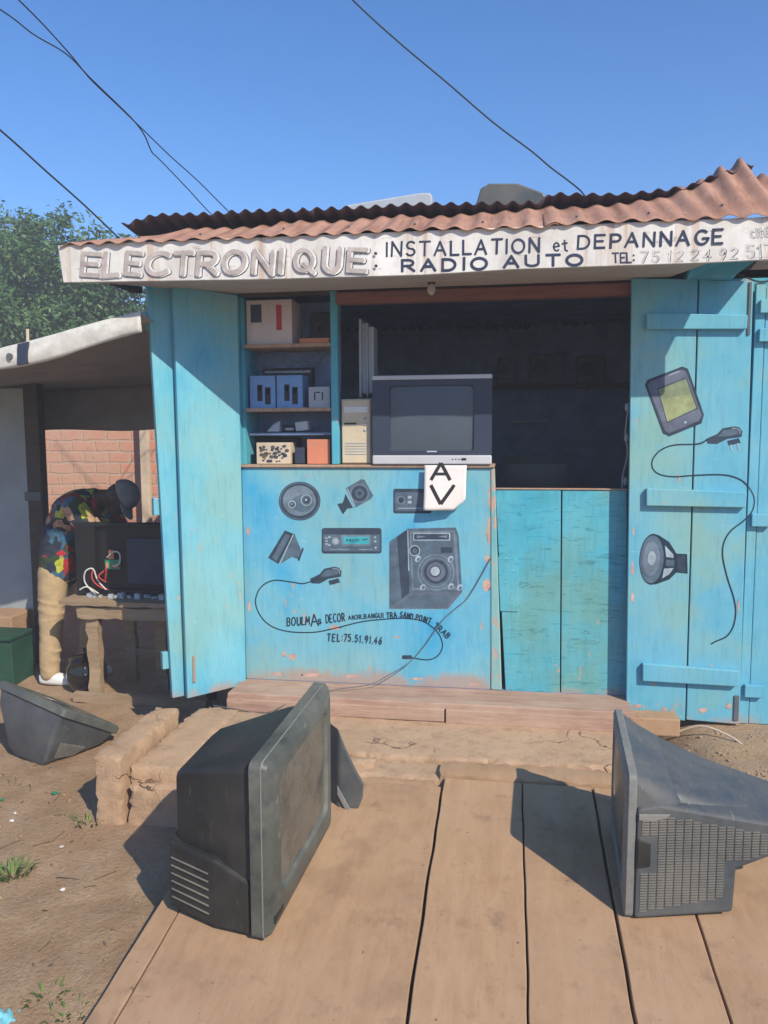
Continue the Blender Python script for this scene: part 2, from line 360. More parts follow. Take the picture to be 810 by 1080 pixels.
def m_flat(name, c): return m_plain(name, c, .7, .3, 16, .2, .05)
P_dark = m_flat('mural_dark', (.035, .055, .085)); P_mid = m_flat('mural_mid', (.085, .13, .18)); P_grey = m_flat('mural_grey', (.15, .20, .26))
P_light = m_flat('mural_light', (.34, .42, .48)); P_teal = m_flat('mural_teal', (.05, .38, .45)); P_ink = m_flat('mural_ink', (.015, .035, .06))
P_yel = m_flat('mural_yellow', (.27, .31, .16)); P_purp = m_flat('mural_purple', (.12, .14, .195)); P_shade = m_flat('mural_olive', (.20, .24, .15))
S_grey = m_flat('sign_letter_grey', (.44, .39, .365)); S_navy = m_flat('sign_letter_navy', (.035, .045, .085)); S_faint = m_flat('sign_letter_faint', (.52, .51, .48)); S_white = m_flat('sign_letter_white', (.72, .72, .70))
M_chip = m_flat('bare_wood_patch', (.50, .34, .28))
PAL = [P_dark, P_mid, P_grey, P_light, P_teal, P_ink, P_yel, P_purp, P_shade, S_grey, S_navy, S_faint, S_white, M_ink, M_red, M_chip]
PI_ = {n: i for i, n in enumerate(['dark', 'mid', 'grey', 'light', 'teal', 'ink', 'yel', 'purp', 'olive', 'sgrey', 'navy', 'faint', 'swhite', 'black', 'red', 'chip'])}

# ------------------------------------------------------------------ flat paint on boards (murals, lettering)
class Paint:
    def __init__(s, plane_y, lift=.0006): s.mb = MB(); s.y = plane_y; s.z = lift
    def map(s, p): s_ = U(p[0], p[1], 'y', s.y - s.z); return s_
    def nxt(s): s.z += .00004
    def poly(s, pts, col):
        s.nxt(); bm = bmesh.new(); vs = [bm.verts.new(s.map(p)) for p in pts]; f = bm.faces.new(vs)
        bmesh.ops.triangulate(bm, faces=[f]); bm.verts.index_update()
        s.mb.cur = PI_[col]; s.mb.add([v.co.copy() for v in bm.verts], [[v.index for v in q.verts] for q in bm.faces]); bm.free()
    def ell(s, cx, cy, rx, ry, col, rot=0, n=32):
        s.poly([(cx+rx*math.cos(t)*math.cos(rot)-ry*math.sin(t)*math.sin(rot), cy+rx*math.cos(t)*math.sin(rot)+ry*math.sin(t)*math.cos(rot)) for t in [2*math.pi*i/n for i in range(n)]], col)
    def rrect(s, x0, y0, x1, y1, col, r=2, sk=0):
        pts = []
        for cx, cy, a in ((x1-r, y0+r, -90), (x1-r, y1-r, 0), (x0+r, y1-r, 90), (x0+r, y0+r, 180)):
            for i in range(4):
                t = R(a+30*i); pts.append((cx+r*math.cos(t), cy+r*math.sin(t)+sk*(cx-x0)))
        s.poly(pts, col)
    def ring(s, cx, cy, r, w, col, ry=None):
        ry = ry or r; s.stroke([(cx+r*math.cos(t), cy+ry*math.sin(t)) for t in [2*math.pi*i/28 for i in range(29)]], w, col)
    def stroke(s, pts, w, col, smooth=False, taper=False):
        s.nxt(); pts = [Vector(p).to_2d() for p in pts]
        if smooth: pts = [Vector(q[:2]) for q in catmull([(p.x, p.y, 0) for p in pts], 6)]
        q = [pts[0]]
        for p in pts[1:]:
            if (p-q[-1]).length > .05: q.append(p)
        pts = q
        if len(pts) < 2: return
        L = []; Rr = []
        for i, p in enumerate(pts):
            a = (p-pts[i-1]).normalized() if i else None; b = (pts[i+1]-p).normalized() if i < len(pts)-1 else None
            t = ((a or b)+(b or a)); t = t.normalized() if t.length > .2 else (a or b)
            n = Vector((-t.y, t.x)); hw = w/2
            if a and b: hw = min(w*.8, hw/max(.5, n.dot(Vector((-a.y, a.x)))))
            if taper and i in (0, len(pts)-1): hw *= .6
            e = p.copy()
            if i == 0: e = p - t*w*.35
            if i == len(pts)-1: e = p + t*w*.35
            L.append(e+n*hw); Rr.append(e-n*hw)
        n = len(pts); s.mb.cur = PI_[col]
        s.mb.add([s.map(p) for p in L+Rr], [(i, i+1, n+i+1, n+i) for i in range(n-1)])
        if w > 1.8:
            for p in {tuple(pts[0]), tuple(pts[-1])}: s.ell(p[0], p[1], w*.52, w*.52, col, 0, 14)
    def done(s, name, parent, label=None): 
        return obj(name, s.mb, PAL, parent, smooth='keep', label=label)

def arc(cx, cy, rx, ry, a0, a1, n=10): return [(cx+rx*math.cos(R(a0+(a1-a0)*i/n)), cy+ry*math.sin(R(a0+(a1-a0)*i/n))) for i in range(n+1)]
FONT = {   # hand-lettering strokes, y up, height 1
 'A': (.72, [[(0,0),(.36,1)], [(.36,1),(.72,0)], [(.14,.36),(.58,.36)]]), 'B': (.6, [[(0,0),(0,1)], [(0,1)]+arc(.32,.76,.24,.24,90,-90)+[(0,.52)], [(0,.52)]+arc(.34,.26,.26,.26,90,-90)+[(0,0)]]),
 'C': (.66, [arc(.38,.5,.38,.5,50,310,14)]), 'D': (.66, [[(0,0),(0,1)], [(0,1)]+arc(.26,.5,.4,.5,90,-90)+[(0,0)]]),
 'E': (.55, [[(0,0),(0,1)], [(0,1),(.55,1)], [(0,.52),(.45,.52)], [(0,0),(.55,0)]]), 'G': (.7, [arc(.38,.5,.38,.5,50,350,14)+[(.74,.42),(.45,.42)]]),
 'I': (.1, [[(.05,0),(.05,1)]]), 'J': (.4, [[(.4,1),(.4,.2)]+arc(.2,.2,.2,.2,0,-160,6)]), 'L': (.5, [[(0,1),(0,0),(.5,0)]]), 'M': (.8, [[(0,0),(.08,1)], [(.08,1),(.4,.3)], [(.4,.3),(.72,1)], [(.72,1),(.8,0)]]),
 'N': (.62, [[(0,0),(0,1)], [(0,1),(.62,0)], [(.62,0),(.62,1)]]), 'O': (.8, [arc(.4,.5,.4,.5,90,450,20)]), 'P': (.56, [[(0,0),(0,1)], [(0,1)]+arc(.3,.73,.27,.27,90,-90)+[(0,.46)]]),
 'Q': (.8, [arc(.4,.5,.4,.5,90,450,20), [(.45,.28),(.85,-.05)]]), 'R': (.62, [[(0,0),(0,1)], [(0,1)]+arc(.3,.73,.28,.27,90,-90)+[(0,.46)], [(.25,.46),(.62,0)]]),
 'S': (.56, [arc(.29,.74,.26,.26,40,270,10)+arc(.27,.25,.27,.25,90,-150,10)]), 'T': (.66, [[(0,1),(.66,1)], [(.33,1),(.33,0)]]), 'U': (.66, [[(0,1),(0,.3)]+arc(.33,.3,.33,.3,180,360,10)+[(.66,1)]]),
 'V': (.66, [[(0,1),(.33,0)], [(.33,0),(.66,1)]]), 'K': (.6, [[(0,0),(0,1)], [(.55,1),(0,.45)], [(.15,.58),(.6,0)]]), '.': (.12, [[(.03,.0),(.1,.06)]]), ':': (.16, [[(.05,.16),(.11,.2)], [(.05,.66),(.11,.7)]]),
 'e': (.5, [[(0,.36),(.46,.4)]+arc(.25,.36,.23,.32,10,310,12)]), 't': (.36, [[(.18,.85),(.18,.1),(.34,.0)], [(0,.6),(.36,.64)]]), 'c': (.4, [arc(.22,.32,.22,.32,50,310,10)]), 'i': (.1, [[(.05,0),(.05,.6)], [(.05,.8),(.06,.86)]]),
 'h': (.4, [[(0,0),(0,1)], [(0,.5),(.2,.62),(.36,.5),(.38,0)]]), 's': (.36, [arc(.19,.48,.17,.17,40,270,8)+arc(.18,.16,.18,.16,90,-150,8)]), 'é': (.5, [[(0,.36),(.46,.4)]+arc(.25,.36,.23,.32,10,310,12), [(.2,.8),(.36,.98)]]),
 '1': (.3, [[(.0,.75),(.2,1),(.2,0)]]), '2': (.52, [arc(.26,.74,.25,.26,160,-30,8)+[(0,.0),(.54,.02)]]), '3': (.5, [arc(.24,.76,.24,.24,150,-80,8), arc(.24,.27,.27,.27,80,-150,8)]),
 '4': (.55, [[(.4,0),(.4,1),(0,.32),(.58,.32)]]), '5': (.5, [[(.48,1),(.06,1),(.04,.58)]+arc(.24,.32,.26,.32,110,-150,10)]), '6': (.5, [[(.42,1),(.1,.5)]+arc(.26,.28,.24,.28,160,-200,14)]),
 '7': (.5, [[(0,1),(.52,1),(.2,0)]]), '9': (.5, [arc(.25,.7,.24,.28,0,360,14)+[(.48,.4),(.3,0)]]), '0': (.55, [arc(.27,.5,.27,.5,90,450,16)])}
def text(P, s, path, h, w, col, x_scale=1.0, slant=0., jit=.03, layers=None, gap=.28, fit=True):
    """letters along a pixel path; h = height px (or (start, end)); letters are spread to fill the path"""
    rnd = random.Random(s); path = [Vector(p) for p in path]; seg = [(path[i+1]-path[i]).length for i in range(len(path)-1)]; tot = sum(seg)
    adv = [(.45 if ch == ' ' else FONT[ch][0]+gap) for ch in s]; S = sum(adv)-gap
    hs, he = h if isinstance(h, tuple) else (h, h)
    u = 0
    for ch, a in zip(s, adv):
        d = u/S*tot; k = 0
        while k < len(seg)-1 and d > seg[k]: d -= seg[k]; k += 1
        t = (path[k+1]-path[k]).normalized(); o = path[k]+t*d; n = Vector((t.y, -t.x))
        if n.y > 0: n = -n
        hh = hs+(he-hs)*u/S; xs = tot/S*x_scale
        if ch != ' ':
            jx, jy, jr = rnd.uniform(-jit, jit)*hh, rnd.uniform(-jit, jit)*hh, rnd.uniform(-jit, jit)*.9
            for st in FONT[ch][1]:
                pts = [o + t*(x_*xs + (y_*(slant+jr))*hh + jx) + n*(y_*hh*(1+jr)+jy) for x_, y_ in st]
                for (dx, dy, ww, cc) in (layers or [(0, 0, w, col)]):
                    P.stroke([(p.x+dx, p.y+dy) for p in pts], ww*(1+rnd.uniform(-.08, .08)), cc)
        u += a

# ================================================================== SETTING
def rampz(y): return .2+.115*(y+.75)
def smooth01(a, b, x): t = max(0, min(1, (x-a)/(b-a))); return t*t*(3-2*t)
def ground_z(x, y):
    q = Vector((x, y, 0))
    z = .018*noise.noise(q*1.1)+.012*noise.noise(q*3.7)+.008*noise.noise(q*9)+.004*noise.noise(q*19)
    z += .19*smooth01(1.2, 1.6, x)*smooth01(-1.5, -.7, y)*(1-smooth01(3, 8, y))
    if -.9 < x < 1.6 and -3 < y < -1.2: z = min(z, rampz(y)-.045) if y > -2.4 else z-.02
    if -1.0 < x < 1.25 and -1.3 < y < 0: z = min(z, .0)
    return z - .02*smooth01(-1.2, -2.2, x)*0
def axis(lo, hi, fine0, fine1, st):
    a = []; x = fine0
    while x <= fine1: a.append(x); x += st
    s_ = st
    x = fine1
    while x < hi: s_ *= 1.35; x += s_; a.append(min(x, hi))
    s_ = st; x = fine0; b = []
    while x > lo: s_ *= 1.35; x -= s_; b.append(max(x, lo))
    return b[::-1]+a
xs = axis(-150, 150, -3.2, 3.0, .045); ys = axis(-60, 150, -3.2, 1.8, .045)
g = MB(); nx = len(xs)
g.add([(x, y, ground_z(x, y)) for y in ys for x in xs], [(j*nx+i, j*nx+i+1, (j+1)*nx+i+1, (j+1)*nx+i) for j in range(len(ys)-1) for i in range(nx-1)])
struct('ground', g, M_dirt, smooth='keep')

c = MB(); rough_box(c, -.90, 1.24, -.69, -.20, .03, .194, .009, step=.02, seed=3)
struct('cement_step', c, M_cement, smooth=28)
c = MB(); rough_box(c, -.905, -.45, -1.09, -.705, -.04, .165, .013, seed=11)
struct('cement_step', c, M_cement, smooth=28)
c = MB(); rough_box(c, -.918, -.70, -1.035, -.30, .10, .226, .010, step=.02, seed=21); rough_box(c, -.72, -.30, -.97, -.30, .10, .216, .011, step=.02, seed=29)
struct('cement_step', c, M_cement, smooth=28)
c = MB(); rough_box(c, -1.045, -.925, -1.10, -.50, -.04, .29, .012, seed=15)
struct('cement_kerb', c, M_cement, smooth=28)
c = MB(); rough_box(c, -.38, .40, -.86, -.70, .02, .175, .008, seed=33); rough_box(c, -.36, .08, -.80, -.72, .15, .20, .01, seed=35)
struct('cement_step', c, M_cement, smooth=28)
c = MB(); rough_box(c, .42, 1.3, -.86, -.68, .0, .15, .006, seed=41)
struct('cement_step', c, M_cement, smooth=28)

# ================================================================== THE SHOP
shop = thing('repair_shop', 'blue painted wooden electronics kiosk with open shutters, hand-lettered white sign and rusty roof', 'shop', (0, 0, 0))
b = MB(); b.box(-.78, 1.235, -.245, -.002, .255, .285)
b2 = MB(); b2.box(-.78, .335, -.262, -.237, .196, .262); obj('floor_beam', b2, M_floorwood, shop, bevel=.005); b2 = MB(); b2.box(.343, 1.19, -.266, -.237, .192, .262)
obj('floor_board', b, M_floorwood, shop, bevel=.004); obj('floor_beam', b2, M_floorwood, shop, bevel=.004)
b = MB(); b.box(-.78, 1.98, -.03, -.002, .06, .25); obj('base_board', b, M_darkwood, shop)
b = MB(); b.box(1.0, 1.45, -.215, -.10, .165, .25)
obj('floor_beam', b, M_ramp[2], shop, bevel=.006)
b = MB(); b.box(-.76, 1.98, 0, 2.1, .25, .285); obj('floor', b, M_interior, shop)
# counter wall
cw = MB(); cw.box(-.762, .553, 0, .03, .285, 1.43)
CW = obj('counter_wall', cw, M_wall, shop, bevel=.003)
b = MB(); b.box(-.762, .565, -.015, .34, 1.432, 1.447); obj('counter_top', b, M_chipwood, shop, bevel=.004)
b = MB(); b.hexa([(.556, -.006, .285), (.612, -.006, .285), (.612, .04, .285), (.556, .04, .285), (.545, -.006, 1.43), (.566, -.006, 1.43), (.566, .04, 1.43), (.545, .04, 1.43)])
obj('door_jamb', b, M_jamb, shop, bevel=.006)
# half door: two boards and a repair patch
hd = thing  # (name kept short)
b = MB()
b.hexa([(.632, .002, .262), (.905, .002, .252), (.905, .03, .252), (.632, .03, .262), (.570, .002, 1.318), (.893, .002, 1.320), (.893, .03, 1.320), (.570, .03, 1.318)])
b.hexa([(.911, .004, .252), (1.24, .004, .246), (1.24, .03, .246), (.911, .03, .252), (.900, .004, 1.319), (1.21, .004, 1.322), (1.21, .03, 1.322), (.900, .03, 1.319)])
HD = obj('half_door', b, M_half, shop, bevel=.003)
b = MB(); b.hexa([(.600, -.004, .70), (.690, -.004, .70), (.690, .004, .70), (.600, .004, .70), (.585, -.004, .98), (.688, -.004, .97), (.688, .004, .97), (.585, .004, .98)])
obj('repair_patch', b, M_half, HD, bevel=.002)
b = MB(); b.box(.565, 1.215, -.002, .034, 1.323, 1.330); obj('top_edge', b, M_chipwood, HD, bevel=.002)
# posts, lintel, soffit
for nm, x0, x1, z1 in (('wall_post', -.272, -.235, 2.33), ('wall_post', 1.245, 1.30, 2.36), ('wall_post', -.80, -.764, 2.36)):
    b = MB(); b.box(x0, x1, -.004, .05, .287 if nm != 'x' and x0 != -.272 else 1.449, z1); obj(nm, b, M_post, shop, bevel=.004)
b = MB(); b.box(-.24, 1.25, -.02, .05, 2.262, 2.318); obj('lintel', b, M_beam, shop, bevel=.004)
b = MB(); b.box(-.762, -.24, .0, .05, 2.318, 2.40); b.box(-.24, 1.98, .0, .05, 2.322, 2.40); obj('lintel', b, M_darkwood, shop)
b = MB(); b.hexa([(-1.38, -.545, 2.318), (1.50, -.545, 2.312), (1.36, -.012, 2.330), (-.80, -.012, 2.330), (-1.38, -.545, 2.332), (1.50, -.545, 2.326), (1.36, -.012, 2.345), (-.80, -.012, 2.345)])
obj('soffit', b, M_soffit, shop, bevel=.003)
for x in (-1.36, 1.43):
    b = MB(); b.box(x, x+.05, -.53, .05, 2.36, 2.43); obj('rafter', b, M_darkwood, shop)
b = MB(); b.hexa([(1.44, -.10, 2.31), (1.62, -.18, 2.30), (1.66, .10, 2.30), (1.44, .10, 2.31), (1.44, -.40, 2.47), (1.86, -.40, 2.47), (1.82, .10, 2.47), (1.44, .10, 2.47)])
obj('gable_board', b, M_post, shop, bevel=.004)
# walls of the room, from outside and inside
b = MB(); b.box(1.30, 1.95, .0, .03, .25, 2.36); obj('front_wall', b, M_post, shop)
for x in (-.80, 1.95):
    b = MB(); b.box(x, x+.035, .052 if x < 0 else .0, 2.12, .24, 2.52); obj('side_wall', b, M_interior, shop)
b = MB(); b.box(-.765, 1.95, 2.1, 2.13, .24, 2.5); obj('back_wall', b, M_interior, shop)
b = MB(); b.box(-.765, 1.95, .05, 2.1, 2.41, 2.43); obj('ceiling', b, M_interior, shop)
# shelf section
b = MB(); b.box(-.76, -.275, .26, .28, 1.449, 2.316); obj('shelf_back', b, M_interior, shop)
b = MB(); b.box(-.762, -.742, .03, .258, 1.449, 2.316); obj('shelf_side', b, M_post, shop)
for z in (1.725, 2.055):
    b = MB(); b.box(-.741, -.274, .012, .258, z, z+.018); obj('shelf', b, M_chipwood, shop, bevel=.002)

# --- sign board and lettering
SY = -.565
SB = [(-1.371, 2.306), (-0.435, 2.287), (0.264, 2.281), (0.640, 2.290), (1.446, 2.288), (1.786, 2.294)]
b = MB(); rs = []
for i, (x, z) in enumerate(SB):
    xx = -1.40 if i == 0 else min(x, 1.80); tz = 2.472-.016*(xx+1.4)/3.2; xt = xx-(.02 if i == 0 else 0)
    rs.append([(xx, SY, z), (xx, SY+.018, z), (xt, SY+.018, tz), (xt, SY, tz)])
b.loft(rs)
SIGN = obj('sign_board', b, M_sign, shop, bevel=.002)
A_ = lambda x, y: (60+x/3.375, 230+y/3.375)
B_ = lambda x, y: (280+x/2.893, 230+y/2.893)
C_ = lambda x, y: (540+x/3.0, 220+y/3.0)
P = Paint(SY)
lay = [(1.7, .8, 6.2, 'navy'), (.95, .4, 6.0, 'swhite'), (-.7, -.1, 4.9, 'sgrey')]
for layer in lay:
    for ch, x0, x1, yb, yt in (('E', *[A_(q, 0)[0] for q in (92, 148)], 291, 267), ('L', *[A_(q, 0)[0] for q in (170, 218)], 291, 266), ('E', *[A_(q, 0)[0] for q in (245, 295)], 290, 266),
        ('C', *[A_(q, 0)[0] for q in (322, 392)], 290, 266), ('T', *[A_(q, 0)[0] for q in (418, 478)], 290, 266), ('R', *[A_(q, 0)[0] for q in (500, 568)], 289, 265), ('O', *[A_(q, 0)[0] for q in (594, 664)], 288.5, 264.5),
        ('N', *[A_(q, 0)[0] for q in (702, 762)], 288.5, 264), ('I', *[B_(q, 0)[0] for q in (43, 49)], 288, 263), ('Q', *[B_(q, 0)[0] for q in (88, 142)], 286.5, 263), ('U', *[B_(q, 0)[0] for q in (176, 226)], 286.5, 261), ('E', *[B_(q, 0)[0] for q in (254, 304)], 286, 262)):
        w0, sts = FONT[ch]
        for st in sts:
            P.stroke([(x0+(x1-x0)*px/max(w0, .1)+layer[0]+py*1.8+.8*math.sin(px*5+x0), yb-.6+(yt-yb+1.6)*py+layer[1]+.7*math.sin(px*4+x0*.7)) for px, py in st], layer[2]*(.9 if ch in 'ENQ' else 1), layer[3])
P.ell(*B_(336, 108), 1.7, 1.7, 'navy'); P.ell(*B_(337, 146), 1.7, 1.7, 'navy')
P.done('lettering', SIGN)
P = Paint(SY); text(P, 'INSTALLATION', [(407, 270.5), (420, 270.2), (569, 265.8)], (14.3, 14.5), 2.2, 'navy', .95, .05); P.done('lettering', SIGN)
P = Paint(SY); text(P, 'et', [C_(132, 137), C_(175, 134)], 13, 1.9, 'navy'); P.done('lettering', SIGN)
P = Paint(SY); text(P, 'DEPANNAGE', [C_(208, 127), C_(430, 119), C_(668, 109)], (13.5, 15), 2.6, 'navy', .92, .1); P.done('lettering', SIGN)
P = Paint(SY); text(P, 'RADIO', [(424, 286.2), (515, 283.6)], 11.6, 3.0, 'navy', .9, .04, gap=.30); P.done('lettering', SIGN)
P = Paint(SY); text(P, 'AUTO', [(532, 281.6), (616, 279.2)], 11.0, 3.0, 'navy', .9, .04, gap=.30); P.done('lettering', SIGN)
P = Paint(SY); text(P, 'TEL:', [C_(320, 172), C_(388, 169)], 10, 1.8, 'navy'); P.done('lettering', SIGN)
for w_, xa, xb in (('75', 406, 466), ('12', 490, 540), ('24', 566, 630), ('92', 654, 715)):
    P = Paint(SY); text(P, w_, [C_(xa, 170-(xa-406)*.039), C_(xb, 170-(xb-406)*.039)], 11, 1.8, 'faint', .75, .15, layers=[(.9, .5, 1.7, 'navy'), (0, 0, 2.3, 'faint')])
    if w_ != '92': P.done('lettering', SIGN)
P.done('lettering', SIGN); P = Paint(SY); text(P, 'cité', [C_(757, 92), C_(812, 88)], 11, 1.6, 'faint', layers=[(.8, .5, 1.5, 'navy'), (0, 0, 2.0, 'faint')])
P.done('lettering', SIGN); P = Paint(SY); text(P, '5172', [C_(744, 155), C_(858, 150)], 13, 1.8, 'faint', layers=[(.9, .5, 1.7, 'navy'), (0, 0, 2.3, 'faint')]); P.done('lettering', SIGN)

# --- corrugated roof
def interp(tab, x):
    if x <= tab[0][0]: return tab[0][1]
    for (a, va), (b_, vb) in zip(tab, tab[1:]):
        if x <= b_: 
            t = (x-a)/(b_-a); t = t*t*(3-2*t); return va+(vb-va)*t
    return tab[-1][1]
def corr(x, ph=0): return math.sin(2*math.pi*x/.098+ph)
TOPZ = [(-1.456, 2.584), (-1.094, 2.596), (-0.938, 2.621), (-0.610, 2.616), (-0.399, 2.624), (-0.188, 2.619), (0.139, 2.630), (0.239, 2.617), (0.475, 2.621), (0.806, 2.633), (1.070, 2.633), (1.310, 2.654), (1.451, 2.705), (1.610, 2.766), (1.672, 2.794), (1.762, 2.721)]
def front_sheet(u, v, xa=-1.44, xb=1.80, dz=0, tilt=0):
    x = xa+(xb-xa)*u; u = (x+1.44)/3.24; y = -.582+.41*v
    z0 = 2.476-.028*u + .012*noise.noise(Vector((x*2, 0, 3)))
    zt = interp(TOPZ, x)+.008*noise.noise(Vector((x*3, 2, 1)))
    z = z0+(zt-z0)*v + dz + tilt*(v-.3)*.02 + (.0075+.003*noise.noise(Vector((x*1.9, 7, 0)))+.012*smooth01(1.3, 1.7, x)*v)*corr(x+.03*noise.noise(Vector((x*1.3, v, 0)))) + .006*noise.noise(Vector((x*5, y*5, 0)))
    return Vector((x - .05*v*smooth01(1.0, 1.8, x), y+.012*noise.noise(Vector((x*4, 0, 8)))*(v < .5), z))
for i, (xa, xb, dz, tl_) in enumerate(((-1.405, -.42, 0, 0), (-.47, .83, .004, .3), (.77, 1.80, .008, -.2))):
    b = MB(); b.grid(lambda u, v: front_sheet(u, v, xa, xb, dz, tl_), int((xb-xa)*92), 8); o = obj('roof_sheet', b, M_roofpink, shop, smooth='keep'); md = o.modifiers.new('t', 'SOLIDIFY'); md.thickness = .0025
    for q_ in range(int((xb-xa)/.29)):
        xq = math.floor((xa+.12+q_*.29)/.098)*.098+.0245; pq = front_sheet((xq-xa)/(xb-xa), .22, xa, xb, dz, tl_); b = MB(); b.ball(pq+Vector((0, -.002, .004)), (.006, .006, .005), 8, 5); obj('roof_nail', b, M_wireg, o)
UPZ = [(-1.334, 2.643), (-1.068, 2.685), (-0.592, 2.680), (-0.176, 2.669), (0.186, 2.667), (0.464, 2.659), (0.774, 2.650), (0.807, 2.680), (1.100, 2.663), (1.373, 2.680), (1.582, 2.733), (1.659, 2.765)]
def upper_sheet(u, v, xa=-1.28, xb=1.68, dz=0):
    x = xa+(xb-xa)*u; y = -.22+2.6*v
    z = interp(UPZ, x) + dz - .30*v + (.009+.004*noise.noise(Vector((x*2.3, 2, 0))))*math.sin(2*math.pi*x/.071+1.3)+.007*noise.noise(Vector((x*4, y*2, 5)))
    return Vector((x, y+.012*noise.noise(Vector((x*3, 4, 0))), z))
for i, (xa, xb, dz) in enumerate(((-1.28, -.30, 0), (-.36, .80, .005), (.765, 1.68, .009))):
    b = MB(); b.grid(lambda u, v: upper_sheet(u, v, xa, xb, dz), int((xb-xa)*98), 10); o = obj('roof_sheet', b, M_roofdark, shop, smooth='keep'); md = o.modifiers.new('t', 'SOLIDIFY'); md.thickness = .0025
b = MB(); b.box(-1.2, 1.7, -.10, -.03, 2.44, 2.52); obj('purlin', b, M_darkwood, shop); b = MB(); b.box(-1.25, 1.7, 1.0, 1.08, 2.44, 2.56); obj('purlin', b, M_darkwood, shop)

# --- left shutter folded out at 45 degrees, and its second leaf behind
HX, HY = -.770, -.006; dL = Vector((-.714, -.700, 0)).normalized(); nL = Vector((dL.y, -dL.x, 0))  # outward face normal
if nL.y > 0: nL = -nL
def leafbox(mb, s0b, s1b, s0t, s1t, off0, off1, z0, z1, z0b=None, z1b=None):
    h = Vector((HX, HY, 0)); z0b = z0 if z0b is None else z0b; z1b = z1 if z1b is None else z1b
    q = lambda s, o, z: h + dL*s + nL*o + Vector((0, 0, z))
    mb.hexa([q(s0b, off1, z0), q(s1b, off1, z0b), q(s1b, off0, z0b), q(s0b, off0, z0), q(s0t, off1, z1), q(s1t, off1, z1b), q(s1t, off0, z1b), q(s0t, off0, z1)])
b = MB(); leafbox(b, .004, .335, .004, .345, .0, .028, .262, 2.318, .25, 2.335)
LS = obj('shutter', b, M_shutL, shop, bevel=.004)
b = MB(); leafbox(b, .29, .305, .29, .302, .029, .036, .33, .47); obj('bolt', b, M_chipwood, LS, bevel=.002)
b = MB(); leafbox(b, .30, .395, .33, .455, -.052, -.022, .25, 2.34)
LS2 = obj('shutter', b, M_shutL, shop, bevel=.004)
for z in (.40, 1.20, 2.12):
    b = MB(); leafbox(b, .05, .43+.02*(z > 1), .05, .43+.02*(z > 1)+.02*(z > 2), -.085, -.053, z, z+.09); obj('batten', b, M_shutL, LS2, bevel=.004)
# --- right shutter, swung flat beside the opening, and a further leaf behind it
RY = -.085
b = MB()
b.hexa([(1.222, RY, .215), (1.500, RY, .200), (1.500, RY+.028, .200), (1.222, RY+.028, .215), (1.196, RY, 2.325), (1.492, RY, 2.31), (1.492, RY+.028, 2.31), (1.196, RY+.028, 2.325)])
b.hexa([(1.507, RY+.001, .205), (1.752, RY+.001, .195), (1.752, RY+.029, .195), (1.507, RY+.029, .205), (1.499, RY+.001, 2.308), (1.735, RY+.001, 2.292), (1.735, RY+.029, 2.292), (1.499, RY+.029, 2.308)])
RS = obj('shutter', b, M_shutR, shop, bevel=.003)
for (x0, y0, x1, y1, hh) in ((682, 330, 789, 332, 17), (682, 515, 788, 519, 18.5), (678, 700, 780, 708, 18.5)):
    p = [U(x0, y0, 'y', RY-.03), U(x1, y1, 'y', RY-.03), U(x1-1, y1+hh-2, 'y', RY-.03), U(x0, y0+hh, 'y', RY-.03)]
    b = MB(); b.loft([p, [q+Vector((0, .0285, 0)) for q in p]]); obj('batten', b, M_shutR, RS, bevel=.004)
b = MB(); b.box(1.757, 1.80, RY+.03, RY+.06, .19, 2.29); b.box(1.803, 1.90, RY+.034, RY+.062, .19, 2.27)
RS2 = obj('shutter', b, M_shutR, shop, bevel=.003)
for z in (.33, 1.16, 2.02, 2.15):
    b = MB(); b.box(1.772, 1.86, RY+.004, RY+.0285, z, z+.06); obj('batten', b, M_shutR, RS2, bevel=.003)
b = MB(); b.box(1.722, 1.745, RY-.006, RY-.0005, .215, .34); obj('hinge', b, M_wireg, RS, bevel=.002)
b = MB(); b.box(1.715, 1.728, RY-.006, RY-.0005, 2.05, 2.29); obj('hinge', b, M_wireg, RS, bevel=.002)

# --- murals on the counter wall
Z1 = lambda x, y: (280+x/5.786, 495+y/5.786)
Z6 = lambda x, y: (240+x/2.7, 480+y/2.7)
Z7 = lambda x, y: (400+x/8.1, 540+y/8.1)
Z4 = lambda x, y: (280+x/3.68, 620+y/3.68)
P = Paint(0); P.ell(316, 528.5, 22, 20.5, 'dark'); P.ring(316, 528.5, 20.6, 1.2, 'mid', 19.2); P.ell(315.7, 528, 17.5, 16, 'grey'); P.ell(319, 531, 12, 9, 'mid')
for cx, cy, r in ((308, 532, 4.5), (323.2, 527.5, 7)): P.ell(cx, cy, r, r*.95, 'mid'); P.ring(cx, cy, r*.8, .9, 'light'); P.ell(cx, cy, r*.45, r*.45, 'dark'); P.ell(cx-.4, cy-.3, r*.2, r*.2, 'light')
P.done('painted_speaker', CW)
P = Paint(0); P.poly([Z1(*q) for q in ((488, 150), (535, 235), (500, 240), (472, 275), (438, 212), (470, 205), (480, 180))], 'dark')
P.poly([Z1(*q) for q in ((490, 115), (585, 60), (605, 64), (658, 160), (645, 180), (545, 236))], 'mid'); P.ell(*Z1(574, 147), 9.6, 9.6, 'grey'); P.ell(*Z1(574, 147), 8.6, 8.6, 'dark'); P.ell(*Z1(574, 147), 5, 5, 'mid'); P.ell(*Z1(574, 147), 2.2, 2.2, 'dark')
P.stroke([Z1(500, 120), Z1(545, 225)], .9, 'light'); P.done('painted_tweeter', CW)
P = Paint(0); P.poly([Z1(*q) for q in ((178, 398), (218, 492), (200, 548), (160, 535), (95, 575))], 'mid'); P.poly([Z1(*q) for q in ((16, 540), (118, 372), (182, 398), (86, 582))], 'dark')
